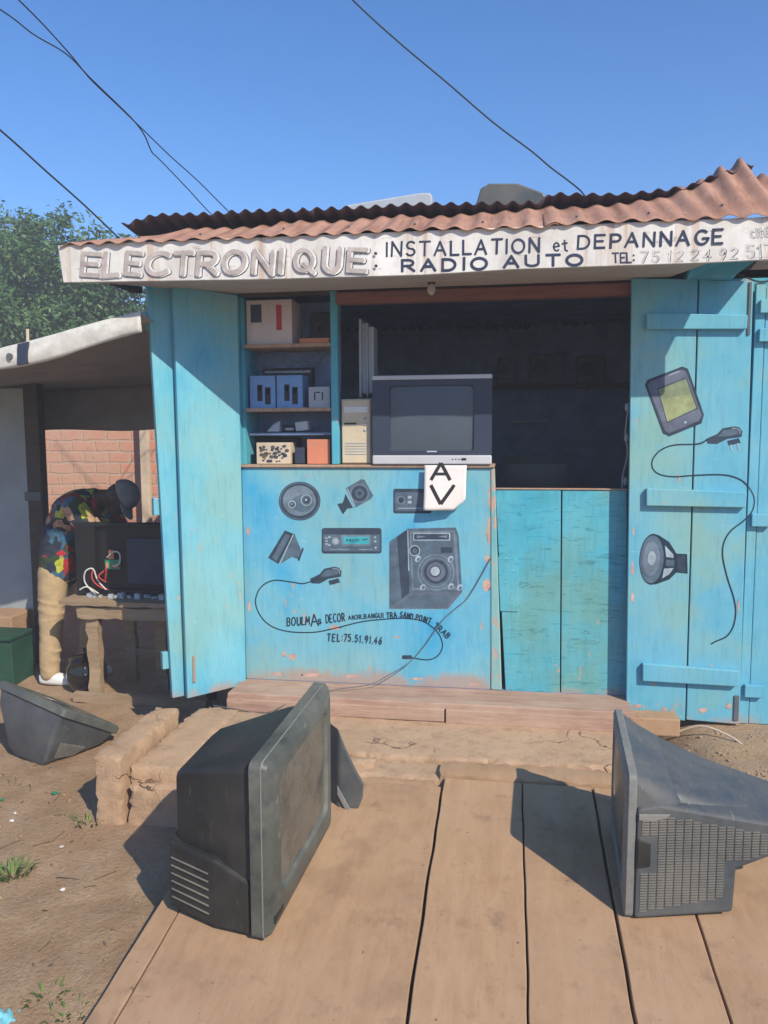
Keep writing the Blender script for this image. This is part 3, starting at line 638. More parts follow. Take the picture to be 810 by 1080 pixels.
P.poly([Z1(*q) for q in ((40, 540), (122, 395), (150, 405), (68, 560))], 'mid'); P.stroke([Z1(170, 400), Z1(84, 578)], 1.1, 'light'); P.stroke([Z1(228, 485), Z1(203, 552)], 2.0, 'dark'); P.done('painted_horn', CW)
P = Paint(0); P.rrect(*Z1(343, 358), *Z1(708, 514), 'dark', 2.5); P.rrect(*Z1(352, 372), *Z1(700, 500), 'mid', 2); P.rrect(*Z1(352, 372), *Z1(700, 398), 'dark', 1)
P.rrect(*Z1(462, 400), *Z1(642, 468), 'grey', 1); P.rrect(*Z1(476, 412), *Z1(632, 456), 'teal', .8); text(P, 'RADIO', [Z1(492, 440), Z1(570, 440)], 2.6, .6, 'ink')
P.ell(*Z1(428, 440), 4.8, 4.8, 'grey'); P.ell(*Z1(428, 440), 3.2, 3.2, 'light'); P.stroke([Z1(592, 430), Z1(622, 425)], .8, 'ink')
for q in ((372, 420), (372, 438), (372, 456), (390, 414), (390, 462), (668, 415), (670, 440)): P.rrect(*[a_ for a_ in Z1(q[0]-7, q[1]-5)], *Z1(q[0]+7, q[1]+5), 'light', .5)
P.ell(*Z1(672, 478), 1.2, 1.2, 'light')
for i in range(9): P.ell(*Z1(400+i*13, 489), .6, .5, 'light'); P.ell(*Z1(575+i*9, 489), .5, .4, 'light')
P.done('painted_car_radio', CW)
P = Paint(0); P.rrect(414.8, 515.5, 455, 541.5, 'dark', 2); P.rrect(416.5, 519, 454, 539, 'mid', 1.5); P.ell(423, 527.5, 4.6, 4.6, 'grey'); P.ell(423, 527.5, 3, 3, 'dark'); P.rrect(430, 523, 434, 526, 'light', .5); P.rrect(430, 528, 434, 531, 'light', .5); P.rrect(437, 521, 453, 531, 'purp', 1); P.stroke([(420, 536), (445, 536)], .8, 'light'); P.done('painted_car_radio', CW)
P = Paint(0); P.poly([Z7(*q) for q in ((85, 255), (240, 146), (262, 692), (85, 828))], 'mid'); P.poly([Z7(*q) for q in ((150, 212), (240, 148), (262, 692), (190, 745))], 'dark'); P.poly([Z7(*q) for q in ((85, 828), (262, 690), (708, 684), (586, 828))], 'purp'); P.poly([Z7(*q) for q in ((140, 815), (275, 705), (640, 700), (570, 815))], 'mid')
P.poly([Z7(*q) for q in ((240, 142), (655, 132), (678, 200), (708, 684), (260, 694))], 'mid'); P.poly([Z7(*q) for q in ((262, 166), (640, 158), (662, 220), (684, 660), (280, 668))], 'grey'); P.poly([Z7(*q) for q in ((275, 180), (630, 172), (668, 640), (292, 650))], 'mid')
P.stroke([Z7(243, 158), Z7(252, 500)], .9, 'light'); P.rrect(*Z7(290, 178), *Z7(606, 244), 'light', .8); P.rrect(*Z7(298, 187), *Z7(596, 236), 'dark', .8); P.poly([Z7(*q) for q in ((320, 200), (400, 210), (320, 224))], 'grey'); P.poly([Z7(*q) for q in ((580, 198), (500, 210), (580, 224))], 'grey')
P.ell(*Z7(303, 330), 5.8, 5.8, 'light'); P.ell(*Z7(303, 330), 4.8, 4.8, 'dark'); P.ell(*Z7(303, 332), 3, 3, 'mid'); P.rrect(*Z7(525, 300), *Z7(625, 350), 'dark', 1)
P.ell(*Z7(485, 515), 20, 19.5, 'grey'); P.ell(*Z7(485, 515), 18, 17.5, 'mid'); P.ring(*Z7(485, 515), 15.4, 1.4, 'grey'); P.ell(*Z7(485, 512), 12.6, 12.6, 'dark'); P.ell(*Z7(485, 510), 10, 10, 'purp'); P.ell(*Z7(478, 508), 6.2, 6.2, 'dark'); P.ell(*Z7(477, 506), 4.9, 4.9, 'light')
for q in ((330, 400), (608, 402), (372, 642), (612, 636), (688, 645)): P.ell(*Z7(*q), 2.6, 3.6, 'light', .6); P.ell(*Z7(q[0]+4, q[1]+4), 1.4, 2.2, 'mid', .6)
P.done('painted_loudspeaker', CW)
def plug(P, Z):
    P.poly([Z(*q) for q in ((272, 668), (330, 640), (358, 606), (420, 594), (448, 600), (464, 624), (460, 656), (385, 668), (330, 698), (280, 696))], 'dark'); P.poly([Z(*q) for q in ((335, 655), (366, 618), (420, 606), (446, 618), (440, 640), (380, 654))], 'mid')
    P.poly([Z(*q) for q in ((384, 680), (445, 664), (456, 690), (392, 708))], 'dark'); P.stroke([Z(402, 706), Z(408, 738)], 1.2, 'light'); P.stroke([Z(436, 698), Z(448, 735)], 1.2, 'light'); P.stroke([Z(412, 604), Z(446, 612), Z(452, 636)], .7, 'light', True)
P = Paint(0); plug(P, Z1); P.stroke([Z6(*q) for q in ((245, 357), (215, 366), (185, 362), (130, 357), (92, 380), (80, 425), (108, 475), (160, 500), (240, 505), (310, 492), (380, 475), (450, 467), (510, 465), (560, 475), (598, 505), (612, 540), (600, 570), (570, 583), (525, 577))], 1.25, 'ink', True)
P.rrect(*Z6(497, 570), *Z6(525, 581), 'dark', .8); P.done('painted_cable', CW)
P = Paint(0); text(P, 'BOULM', [Z4(84, 148), Z4(172, 142)], (8.5, 8), 1.4, 'ink', .95, .1); text(P, 'A', [Z4(178, 148), Z4(206, 146)], 12, 1.6, 'ink'); text(P, 's', [Z4(206, 140), Z4(216, 139)], 7, 1.4, 'ink')
text(P, 'DECOR', [Z4(235, 137), Z4(308, 128)], 8.3, 1.2, 'ink', .9, .05); text(P, 'AN3R.BANGUI', [Z4(322, 123), Z4(458, 115)], (3.8, 5), .95, 'ink', .9); text(P, 'TRA SAND POINT', [Z4(472, 117), Z4(520, 112), Z4(600, 126), Z4(640, 138)], 5.4, 1.05, 'ink', .9); text(P, 'TRAB', [Z4(652, 150), Z4(680, 172), Z4(705, 196)], 5.4, 1.05, 'ink')
text(P, 'TEL:75.51.91.46', [Z4(240, 206), Z4(330, 208), Z4(452, 218)], (7.5, 7.2), 1.05, 'ink', .8, .02, gap=.26); P.done('lettering', CW)
rnd = random.Random(12)
for plane, par, spots in ((0, CW, ((513, 617, 6.5, 7), (309, 693, 5, 4), (353, 662, 9, 2.6), (300, 690, 3, 3), (262, 560, 2, 5), (516, 560, 3.4, 16), (517, 525, 2.6, 14), (514, 590, 2.5, 6), (330, 712, 14, 2.5), (292, 711, 8, 2), (372, 713, 9, 2.2), (440, 716, 7, 1.6), (500, 722, 8, 2), (263, 640, 1.6, 7), (418, 672, 3, 1.6))),
    (RY, RS, ((667, 600, 1.8, 8), (667, 630, 1.6, 6), (668, 560, 1.2, 5), (672, 745, 5, 3), (700, 748, 4, 2.4), (742, 749, 5, 3), (769, 745, 4, 4), (716, 504, 1.6, 5), (690, 722, 3, 1.6), (750, 702, 2, 1.4), (779, 640, 1.2, 8)))):
    for cx, cy, rx, ry in spots:
        P = Paint(plane, .0004); P.poly([(cx+rx*rnd.uniform(.55, 1.15)*math.cos(a_), cy+ry*rnd.uniform(.55, 1.15)*math.sin(a_)) for a_ in [2*math.pi*i/15 for i in range(15)]], 'chip'); P.done('bare_patch', par)
# --- murals on the right shutter
Y8 = lambda x, y: (660+x/3.275, 370+y/3.275)
P = Paint(RY); P.poly([Y8(*q) for q in ((66, 118), (75, 100), (195, 54), (215, 62), (270, 220), (262, 250), (150, 296), (128, 286))], 'dark'); P.poly([Y8(*q) for q in ((76, 120), (88, 104), (196, 64), (208, 72), (262, 222), (252, 242), (150, 284), (136, 276))], 'purp')
P.poly([Y8(*q) for q in ((108, 130), (210, 92), (248, 200), (142, 250))], 'dark'); P.poly([Y8(*q) for q in ((112, 134), (208, 96), (244, 198), (144, 246))], 'olive'); P.poly([Y8(*q) for q in ((122, 168), (226, 148), (244, 196), (144, 244))], 'yel'); P.stroke([Y8(150, 84), Y8(185, 70)], .9, 'light'); P.ell(*Y8(205, 248), 3.2, 2.4, 'mid', -.3); P.ell(*Y8(206, 247), 1.8, 1.2, 'light', -.3); P.done('painted_phone', RS)
P = Paint(RY)
plug(P, lambda x, y: Y8(278+(x-272)*.65, 262+(y-620)*.58+14))
P.stroke([Y8(*q) for q in ((282, 306), (262, 318), (235, 323), (165, 326), (118, 345), (92, 378), (94, 408), (120, 428), (170, 435), (240, 430), (330, 428), (380, 438), (415, 460), (442, 505), (438, 550), (410, 585), (365, 620), (340, 660), (335, 710), (350, 780), (372, 850), (380, 900), (372, 950), (350, 985), (315, 1002), (296, 1012))], 1.5, 'ink', True); P.done('painted_cable', RS)
P = Paint(RY); P.poly([Y8(*q) for q in ((110, 634), (150, 660), (175, 700), (212, 702), (214, 770), (175, 766), (150, 790), (100, 808))], 'ink'); P.poly([Y8(*q) for q in ((135, 672), (165, 704), (165, 716), (140, 712))], 'light'); P.poly([Y8(*q) for q in ((132, 752), (166, 750), (150, 772), (126, 786))], 'light'); P.poly([Y8(*q) for q in ((140, 722), (168, 722), (168, 744), (138, 744))], 'mid')
P.poly([Y8(*q) for q in ((178, 706), (204, 708), (206, 764), (178, 762))], 'dark'); P.ell(*Y8(92, 720), 13.8, 27, 'ink', .06); P.ell(*Y8(90, 720), 12.4, 25.2, 'mid', .06); P.ell(*Y8(88, 718), 9, 18, 'grey', .06); P.ell(*Y8(90, 716), 4.2, 7.4, 'light', .06); P.done('painted_speaker', RS)

# ================================================================== THINGS AT THE COUNTER
def ring(c, ux, uy, hw, hh, rad, n=4):
    c = Vector(c); rad = min(rad, hw*.98, hh*.98); pts = []
    for sx, sy, a in ((1, 1, 0), (-1, 1, 90), (-1, -1, 180), (1, -1, 270)):
        for i in range(n+1):
            t = R(a+90*i/n); pts.append(c+ux*(sx*(hw-rad)+rad*math.cos(t))+uy*(sy*(hh-rad)+rad*math.sin(t)))
    return pts
def screen_patch(c, n_, ux, uy, hw, hh, bulge):
    b = MB(); c = Vector(c)
    b.grid(lambda u, v: c+ux*((u*2-1)*hw)+uy*((v*2-1)*hh)+n_*(bulge*(1-(u*2-1)**2*.7)*(1-(v*2-1)**2*.7)), 10, 8); return b
X, Y, Zv = Vector((1,0,0)), Vector((0,1,0)), Vector((0,0,1))

t = thing('television', 'silver and blue-grey box television with dark screen standing on the blue counter', 'television', (.25, .0, 1.449))
tc = Vector((.248, -.02, 1.674)); hw, hh = .302, .224
b = MB(); b.loft([ring(tc+Y*.05, X, Zv, hw-.003, hh-.02, .02), ring(tc+Y*.12, X, Zv, hw-.02, hh-.03, .03), ring(tc+Y*.34-Zv*.03, X, Zv, .17, .13, .03)]); obj('cabinet', b, M_bluegrey, t, smooth=40)
b = MB(); b.loft([ring(tc+Y*.048, X, Zv, hw, hh-.018, .008), ring(tc, X, Zv, hw, hh-.018, .008), ring(tc+Zv*.006, X, Zv, hw-.088, hh-.058, .02), ring(tc+Zv*.006+Y*.014, X, Zv, hw-.094, hh-.064, .02)], False, False); obj('bezel', b, M_bluegrey, t, smooth=35)
obj('screen', screen_patch(tc+Zv*.006+Y*.013, -Y, X, Zv, hw-.090, hh-.060, .010), M_screen, t, smooth=60)
b = MB(); b.box(tc.x-hw, tc.x+hw, -.024, .03, tc.z+hh-.022, tc.z+hh); obj('top_trim', b, M_silver, t, bevel=.005)
b = MB(); b.box(tc.x-hw, tc.x+hw, -.028, .03, tc.z-hh, tc.z-hh+.046); BT = obj('bottom_trim', b, M_silver, t, bevel=.006)
b = MB(); b.box(.40, .425, -.0325, -.0282, 1.472, 1.482); obj('button', b, M_black, BT, bevel=.002)
for x in (.355, .372, .387):
    b = MB(); b.ball((x, -.0285, 1.476), .0035, 8, 6); obj('button', b, M_black, BT)
b = MB(); b.box(.225, .275, -.0206, -.0195, 1.512, 1.518); obj('badge', b, M_silver, t)

t = thing('computer_tower', 'beige desktop computer tower beside the television on the counter', 'computer', (-.145, .1, 1.449))
b = MB(); b.box(-.228, -.066, .035, .31, 1.449, 1.786); cs = obj('case', b, M_beige, t, bevel=.006)
b = MB(); b.box(-.222, -.072, .022, .034, 1.455, 1.78); fr = obj('front_panel', b, M_beige, t, bevel=.004)
b = MB(); b.box(-.21, -.085, .0185, .0215, 1.715, 1.745); obj('drive_bay', b, M_white, fr, bevel=.001)
b = MB(); b.box(-.208, -.145, .0185, .0215, 1.655, 1.663); obj('drive_slot', b, M_black, fr)
for z in (1.625, 1.655, 1.685):
    b = MB(); b.ball((-.10, .020, z), (.008, .004, .008), 10, 6); obj('button', b, M_greybox, fr)
b = MB()
for i in range(5): b.box(-.205, -.095, .0195, .0215, 1.50+i*.014, 1.504+i*.014)
obj('vent', b, M_greybox, fr)

t = thing('paper_sheet', 'torn white paper sheet lettered A and V, hanging below the counter television', 'paper', (.32, -.05, 1.43))
pts_t = [(450, 491), (495, 491.5)]; pts_b = [(452, 543), (474, 544), (482, 541), (484, 531), (494, 526)]
def paper_fn(u, v):
    x = .215+.212*u - .004*v; z = 1.446-.226*v
    if u > .72: z += .06*max(0, (u-.72)/.28)*v + .015*(v > .99)*noise.noise(Vector((u*20, 0, 0)))
    return Vector((x, -.034-.022*v+.009*math.sin(u*5+v*4)*v, z))
b = MB(); b.grid(paper_fn, 16, 16); o = obj('sheet', b, M_paper, t, smooth='keep'); md = o.modifiers.new('t', 'SOLIDIFY'); md.thickness = .0006
def paper_letter(strokes, u0, v0, w, h, hw):
    b = MB()
    for st in strokes:
        for (a, c_) in zip(st, st[1:]):
            a = Vector((u0+a[0]*w, v0+(1-a[1])*h)); c2 = Vector((u0+c_[0]*w, v0+(1-c_[1])*h)); dd = (c2-a); n_ = Vector((-dd.y, dd.x)).normalized()*hw
            q = []
            for i in range(7):
                p_ = a+dd*i/6
                for s_ in (1, -1): q.append(paper_fn(p_.x+n_.x*s_, p_.y+n_.y*s_)-Vector((0, .0016, 0)))
            b.add(q, [(2*i, 2*i+1, 2*i+3, 2*i+2) for i in range(6)])
    return b
obj('lettering', paper_letter([[(0,0),(.5,1)], [(.5,1),(1,0)]] , .16, -.05, .46, .38, .040), M_ink, t, smooth='keep')
obj('lettering', paper_letter([[(.22,.36),(.78,.36)]], .16, -.05, .46, .38, .032), M_ink, t, smooth='keep')
obj('lettering', paper_letter([[(0,1),(.45,0)], [(.45,0),(1,1)]], .16, .44, .56, .42, .042), M_ink, t, smooth='keep')

def carton(name, label, x0, x1, y0, y1, z0, z1, mat_, prints=(), group=None):
    t = thing(name, label, 'box', ((x0+x1)/2, (y0+y1)/2, z0), group)
    b = MB(); b.box(x0, x1, y0, y1, z0, z1); bx_ = obj('carton', b, mat_, t, bevel=.003)
    b = MB(); b.box(x0+.004, x1-.004, y0-.0006, y0+.0005, (z0+z1)/2+.34*(z1-z0), (z0+z1)/2+.345*(z1-z0)); obj('flap_seam', b, M_greybox, bx_)
    for (nm, a0, a1, c0, c1, mm) in prints:
        b = MB(); b.box(x0+(x1-x0)*a0, x0+(x1-x0)*a1, y0-.0012, y0-.0002, z0+(z1-z0)*c0, z0+(z1-z0)*c1); obj(nm, b, mm, bx_)
    return t
carton('cardboard_box', 'large pale box with red print on the top shelf', -.735, -.488, .05, .24, 2.074, 2.305, M_whitebox, [('red_print', .66, .78, .32, .88, M_red), ('dark_picture', .1, .34, .5, .9, M_bluegrey), ('crease', .52, .526, .02, .98, M_greybox)])
for k_, (x0, lb) in enumerate(((-.728, 'blue box with two dark phones printed on it, nearest the shutter on middle shelf'), (-.580, 'blue box with two dark phones printed on it, beside small grey box'))):
    tt = carton('phone_box', lb, x0, x0+.140, .06, .2, 1.743, 1.915, M_bluebox, [('phone_picture', .3, .5, .22, .72, M_black), ('phone_picture', .6, .82, .12, .64, M_black), ('phone_screen', .36, .45, .52, .68, M_greybox), ('phone_screen', .66, .77, .44, .6, M_greybox)], 'blue phone boxes on the middle shelf')
t = carton('socket_box', 'small grey box with dark handle marks at the right of the middle shelf', -.405, -.29, .05, .16, 1.743, 1.852, M_greybox, [('mark', .26, .32, .35, .75, M_black), ('mark', .36, .54, .7, .76, M_black), ('mark', .62, .68, .35, .75, M_black)])
carton('orange_box', 'plain orange box on the counter under the shelves', -.412, -.29, .03, .16, 1.449, 1.578, M_orange)
t = carton('card_box', 'cream box covered with brown patterned pictures on the counter below shelves', -.69, -.505, .035, .16, 1.449, 1.562, M_cream, [])
bx_ = t.children[0]; b = MB(); rnd = random.Random(5)
for i in range(34):
    cx, cz = rnd.uniform(-.675, -.52), rnd.uniform(1.462, 1.552); r_ = rnd.uniform(.004, .012); zz = .0345-.0001*(i+1)
    b.cur = rnd.choice([0, 1, 2]); pts = [(cx+r_*(1+.4*rnd.random())*math.cos(a_), zz, cz+r_*(.6+.5*rnd.random())*math.sin(a_)) for a_ in [2*math.pi*q/9 for q in range(9)]]; b.add(pts, [tuple(range(9))])
obj('picture_print', b, [M_bark, M_tvgrey, M_bluegrey], bx_, smooth='keep')
t = thing('loose_parts', 'flat orange-brown box lying on the top shelf edge', 'box', (-.36, .06, 2.073)); b = MB(); b.box(-.445, -.285, .03, .15, 2.0745, 2.10); obj('carton', b, M_orange, t, bevel=.003)
t.name = 'flat_box'; ROOT[t.name] = Vector((-.36, .06, 2.073))
# small silver bits and tangled cable below the middle shelf
for i, (x, lb) in enumerate(((-.60, 'small torn silver packet on grey tray under the middle shelf'), (-.45, 'small square silver adapter on grey tray under the middle shelf'))):
    b = MB(); 
    if i: b.obox((x, .1, 1.648), (.035, 0, .004), (0, .03, 0), (-.003, 0, .024))
    else: b.hexa([(x-.04, .06, 1.62), (x+.03, .06, 1.62), (x+.03, .14, 1.62), (x-.04, .14, 1.62), (x-.01, .08, 1.66), (x+.03, .08, 1.68), (x+.02, .12, 1.67), (x, .12, 1.65)])
    o = obj('silver_packet' if not i else 'power_adapter', b, M_greybox, bevel=.004); tag(o, lb, 'packet' if not i else 'adapter')
b = MB(); b.box(-.735, -.28, .06, .25, 1.600, 1.614); obj('shelf', b, M_interior, shop, bevel=.002)
b = MB(); rnd = random.Random(3)
b.tube(catmull([(-.73+.05*i, .09+.04*rnd.random(), 1.99+.045*rnd.uniform(-1, 1)) for i in range(10)], 5), .004, 6); b.tube(catmull([(-.70+.045*i, .07+.04*rnd.random(), 2.0+.04*rnd.uniform(-1, 1)) for i in range(9)], 5), .004, 6)
tag(obj('cable_tangle', b, M_wireg), 'tangled dark cables hanging under the top shelf', 'cable')
def gadget(name, label, cat, x0, x1, y0, y1, z0, z1, mt, cone=0, strip=None):
    t = thing(name, label, cat, ((x0+x1)/2, (y0+y1)/2, z0)); b = MB(); b.box(x0, x1, y0, y1, z0, z1); cs = obj('case', b, mt, t, bevel=.005)
    if cone:
        b = MB(); cx, cz = (x0+x1)/2, (z0+z1)/2; b.loft([[(cx+r_*math.cos(a_), yy, cz+r_*math.sin(a_)) for a_ in [2*math.pi*i/20 for i in range(20)]] for r_, yy in ((cone, y0-.004), (cone*.86, y0-.005), (cone*.4, y0-.001), (cone*.3, y0-.004), (.001, y0-.006))], False, False); obj('speaker_cone', b, M_black, cs, smooth=40)
    if strip:
        b = MB(); b.box(x0+.012, x1-.012, y0-.002, y0+.001, z0+(z1-z0)*strip[0], z0+(z1-z0)*strip[1]); obj('dial', b, M_greybox, cs)
gadget('loudspeaker', 'dark box loudspeaker on the top shelf beside the large pale box', 'loudspeaker', -.475, -.375, .12, .24, 2.101, 2.22, M_tvdark, .042) if False else gadget('loudspeaker', 'dark box loudspeaker on the top shelf beside the large pale box', 'loudspeaker', -.42, -.30, .16, .25, 2.074, 2.25, M_black, .048)
gadget('cassette_player', 'black cassette player standing behind the cream patterned box', 'player', -.735, -.50, .17, .25, 1.449, 1.586, M_tvdark, 0, (.55, .8))
gadget('car_radio', 'black car radio lying between the silver packet and the adapter', 'radio', -.56, -.49, .10, .22, 1.615, 1.655, M_black, 0, (.3, .6))
gadget('amplifier', 'dark flat amplifier at the back of the middle shelf above the phone boxes', 'amplifier', -.70, -.42, .205, .252, 1.743, 1.965, M_tvdark, 0, (.88, .93))
gadget('charger_box', 'small upright dark box between patterned box and orange box', 'box', -.485, -.43, .05, .15, 1.449, 1.535, M_bluegrey)
# upright pale strips inside the opening
for i, (x, z1, w_) in enumerate(((-.155, 2.21, .013), (-.115, 2.19, .007))):
    b = MB(); b.box(x, x+w_, .16, .30, 1.80, z1); b.box(x+w_, x+w_+.03, .18, .30, 1.82, z1-.02); o = obj('metal_case', b, [M_greybox], bevel=.002)
    tag(o, ('pale edged flat metal case standing on the computer tower', 'thinner dark flat case standing beside the pale edged case')[i], 'metal case')
# --- inside the room
def small_tv(name, label, c, hw, hh, dep, mt):
    c = Vector(c); t = thing(name, label, 'television', c-Zv*hh); b = MB()
    b.loft([ring(c, X, Zv, hw, hh, .015), ring(c+Y*.05, X, Zv, hw, hh, .015), ring(c+Y*dep, X, Zv, hw*.6, hh*.65, .02)]); obj('cabinet', b, mt, t, smooth=35)
    obj('screen', screen_patch(c-Y*.002, -Y, X, Zv, hw*.8, hh*.75, .012), M_screen, t, smooth=60); return t
b = MB(); b.box(.25, 1.15, 1.2, 1.75, 1.02, 1.05)
tb = thing('table', 'dark table standing inside the shop behind the half door', 'table', (.7, 1.5, .285)); obj('tabletop', b, M_darkwood, tb, bevel=.004)
for x in (.28, 1.10):
    for y in (1.22, 1.70):
        b = MB(); b.box(x-.025, x+.025, y, y+.05, .286, 1.019); obj('leg', b, M_darkwood, tb)
small_tv('television', 'dim bluish television on the table inside the dark shop', (.82, 1.28, 1.255), .24, .20, .4, M_bluegrey)
b = MB(); b.box(.0, 1.6, 1.95, 2.09, 1.94, 1.965); wsh = obj('shelf', b, M_darkwood, shop)
for i, (x, w_, h_, lb) in enumerate(((.55, .13, .20, 'dim grey radio box at left on the shelf at the back of the shop'), (.78, .24, .22, 'wide dim radio box in the middle of the back shelf'), (1.12, .2, .2, 'dim radio box at right on the back shelf'))):
    t = thing('radio', lb, 'radio', (x, 2.0, 1.966)); b = MB(); b.box(x, x+w_, 1.96, 2.08, 1.967, 1.967+h_); cs = obj('case', b, M_tvgrey, t, bevel=.008)
    b = MB(); b.tube([(x+w_*.35, 1.959, 1.967+h_*.5), (x+w_*.35, 1.95, 1.967+h_*.5)], min(w_, h_)*.28, 16); obj('speaker_cone', b, M_black, cs)
b = MB(); b.tube([(.66, 2.05, 1.69), (.92, 2.05, 1.70)], .014, 10); o = obj('tube_lamp', b, M_greybox); tag(o, 'unlit thin tube lamp on the back wall of the shop', 'lamp')
b = MB(); b.tube(catmull([(1.225, .10, 1.75), (1.21, .1, 1.6), (1.222, .09, 1.5), (1.20, .10, 1.36), (1.22, .09, 1.2)], 5), .004, 6)
for z in (1.73, 1.58, 1.36): b.ball((1.215, .095, z), (.012, .01, .022), 8, 6)
tag(obj('hanging_cable', b, M_greybox), 'thin cable with plugs hanging inside the right door post', 'cable')
# bulb
t = thing('light_bulb', 'small unlit bulb in its socket hanging under the sign soffit', 'lamp', (.33, -.3, 2.3)); q = U(455, 304, 'y', -.15)
b = MB(); b.tube([q+Zv*.075, q+Zv*.02], [.012, .019], 12); b.tube([q+Zv*.07+Vector((-.02, 0, .02)), q+Zv*.07], .006, 8); obj('socket', b, M_darkwood, t, smooth=40)
k = NT('bulb_glass'); M_glass = k.out((.85, .82, .75), .12, .5); k.b.inputs['Transmission Weight'].default_value = .6
b = MB(); b.ball(q-Zv*.006, (.021, .021, .028), 14, 10); obj('glass', b, M_glass, t, smooth=60)

# ================================================================== THE DEAD TELEVISIONS
def lerp3(a, b_, t): return a+(b_-a)*t
# left one: near edge at y=-1.86, far edge at y=-1.255, facing +x
t = thing('television', 'large dusty black television standing on the plank ramp with its screen to the right', 'television', (-.1, -1.55, rampz(-1.55)))
nb, ntp = Vector((-.068, -1.855, .082)), Vector((-.066, -1.855, .635)); fb = Vector((-.012, -1.255, .148)); ft = Vector((-.010, -1.258, .703))
ux = (fb-nb).normalized(); uz = (ntp-nb).normalized(); nn = ux.cross(uz).normalized()   # towards +x
c0 = (nb+ft)/2; HW = (fb-nb).length/2; HH = (ntp-nb).length/2
def rg(off, dx, dz, hw, hh, rad): return ring(c0+nn*off+ux*dx+uz*dz, ux, uz, hw, hh, rad)
b = MB(); b.loft([rg(-.055, 0, 0, HW-.012, HH-.012, .02), rg(-.05, 0, 0, HW, HH, .022), rg(-.012, 0, 0, HW, HH, .022), rg(.004, 0, 0, HW-.008, HH-.008, .022), rg(.016, 0, 0, HW-.03, HH-.03, .02), rg(.02, 0, .018, HW-.075, HH-.088, .03), rg(.004, 0, .018, HW-.085, HH-.098, .03)], True, False); bz = obj('bezel', b, M_tvbezel, t, smooth=32)
b = MB(); b.loft([rg(-.014, 0, 0, HW+.0015, HH+.0015, .023), rg(-.010, 0, 0, HW+.0015, HH+.0015, .023)], False, False); b.loft([rg(-.010, 0, 0, HW+.0015, HH+.0015, .023), rg(-.010, 0, 0, HW-.003, HH-.003, .022)], False, False); obj('trim_line', b, M_tvrim, bz, smooth=32)
obj('screen', screen_patch(c0+uz*.018+nn*.005, nn, ux, uz, HW-.083, HH-.096, .016), M_screendust, t, smooth=60)
b = MB(); b.loft([rg(-.055, -.055, .0, HW-.075, HH-.028, .02), rg(-.10, -.06, .0, HW-.085, HH-.034, .02), rg(-.31, -.085, -.025, HW-.155, HH-.06, .02), rg(-.335, -.085, -.03, HW-.17, HH-.075, .02)]); obj('cabinet', b, M_tvdark, t, smooth=38)
b = MB(); 
q = lambda off, dx, dz: c0+nn*off+ux*dx+uz*dz
b.loft([[q(-.06, -HW+.012, -HH+.004), q(-.06, HW-.03, -HH+.004), q(-.06, HW-.03, -HH+.20), q(-.06, -HW+.012, -HH+.17)], [q(-.18, -HW+.02, -HH+.004), q(-.18, HW-.04, -HH+.004), q(-.18, HW-.04, -HH+.25), q(-.18, -HW+.02, -HH+.22)], [q(-.355, -HW+.06, -HH+.02), q(-.355, HW-.10, -HH+.02), q(-.355, HW-.10, -HH+.30), q(-.355, -HW+.06, -HH+.235)]]); lw = obj('speaker_box', b, M_tvdark, t, bevel=.008)
b = MB()
for i in range(6):
    z = -HH+.045+i*.026; 
    a0 = q(-.20, -HW+.0205, z); a1 = q(-.345, -HW+.056, z+.012)
    b.obox((a0+a1)/2, (a1-a0)/2, (0, .003, 0), (0, 0, .0011))
obj('vent', b, M_slot, lw)
b = MB(); b.obox(q(.012, -HW+.06, -HH+.055), nn*.006, ux*.035, uz*.012); obj('button', b, M_black, bz, bevel=.002)
# right one: facing -x
t = thing('television', 'grey television at the right of the ramp, its vented side towards us', 'television', (1.15, -1.4, rampz(-1.4)))
nb, ntp = Vector((1.0, -1.607, .103)), Vector((1.002, -1.607, .566)); fb = Vector((1.018, -1.125, .148)); uz = (ntp-nb).normalized(); ux = (fb-nb).normalized(); ft = fb+(ntp-nb)
nn = -ux.cross(uz).normalized(); c0 = (nb+ft)/2; HW = (fb-nb).length/2; HH = (ntp-nb).length/2
b = MB(); b.loft([rg(-.03, 0, 0, HW-.006, HH-.006, .02), rg(-.026, 0, 0, HW, HH, .02), rg(-.006, 0, 0, HW, HH, .02), rg(.0, 0, 0, HW-.008, HH-.008, .02), rg(.004, 0, .01, HW-.05, HH-.06, .03), rg(-.008, 0, .01, HW-.055, HH-.065, .03)], True, False); bz = obj('bezel', b, M_tvrim, t, smooth=32)
obj('screen', screen_patch(c0+uz*.01-nn*.006, nn, ux, uz, HW-.053, HH-.063, .014), M_screendust, t, smooth=60)
b = MB(); b.loft([rg(-.03, 0, .0, HW-.010, HH-.008, .03), rg(-.08, .0, -.012, HW-.013, HH-.024, .05), rg(-.15, .003, -.025, HW-.022, HH-.040, .07), rg(-.165, .004, -.028, HW-.032, HH-.050, .07), rg(-.165, .004, -.03, HW-.06, HH-.08, .06)], True, True); obj('front_shell', b, M_tvgrey, t, smooth=42)
b = MB(); b.loft([rg(-.06, 0, .0, HW-.04, HH-.06, .05), rg(-.15, .004, .022, HW-.040, .147, .06), rg(-.19, .008, .018, HW-.046, .132, .055), rg(-.30, .014, .010, HW-.065, .098, .05), rg(-.50, .03, -.006, HW-.105, .060, .04), rg(-.56, .03, -.010, HW-.125, .05, .035)]); cab = obj('cabinet', b, M_tvgrey, t, smooth=40)
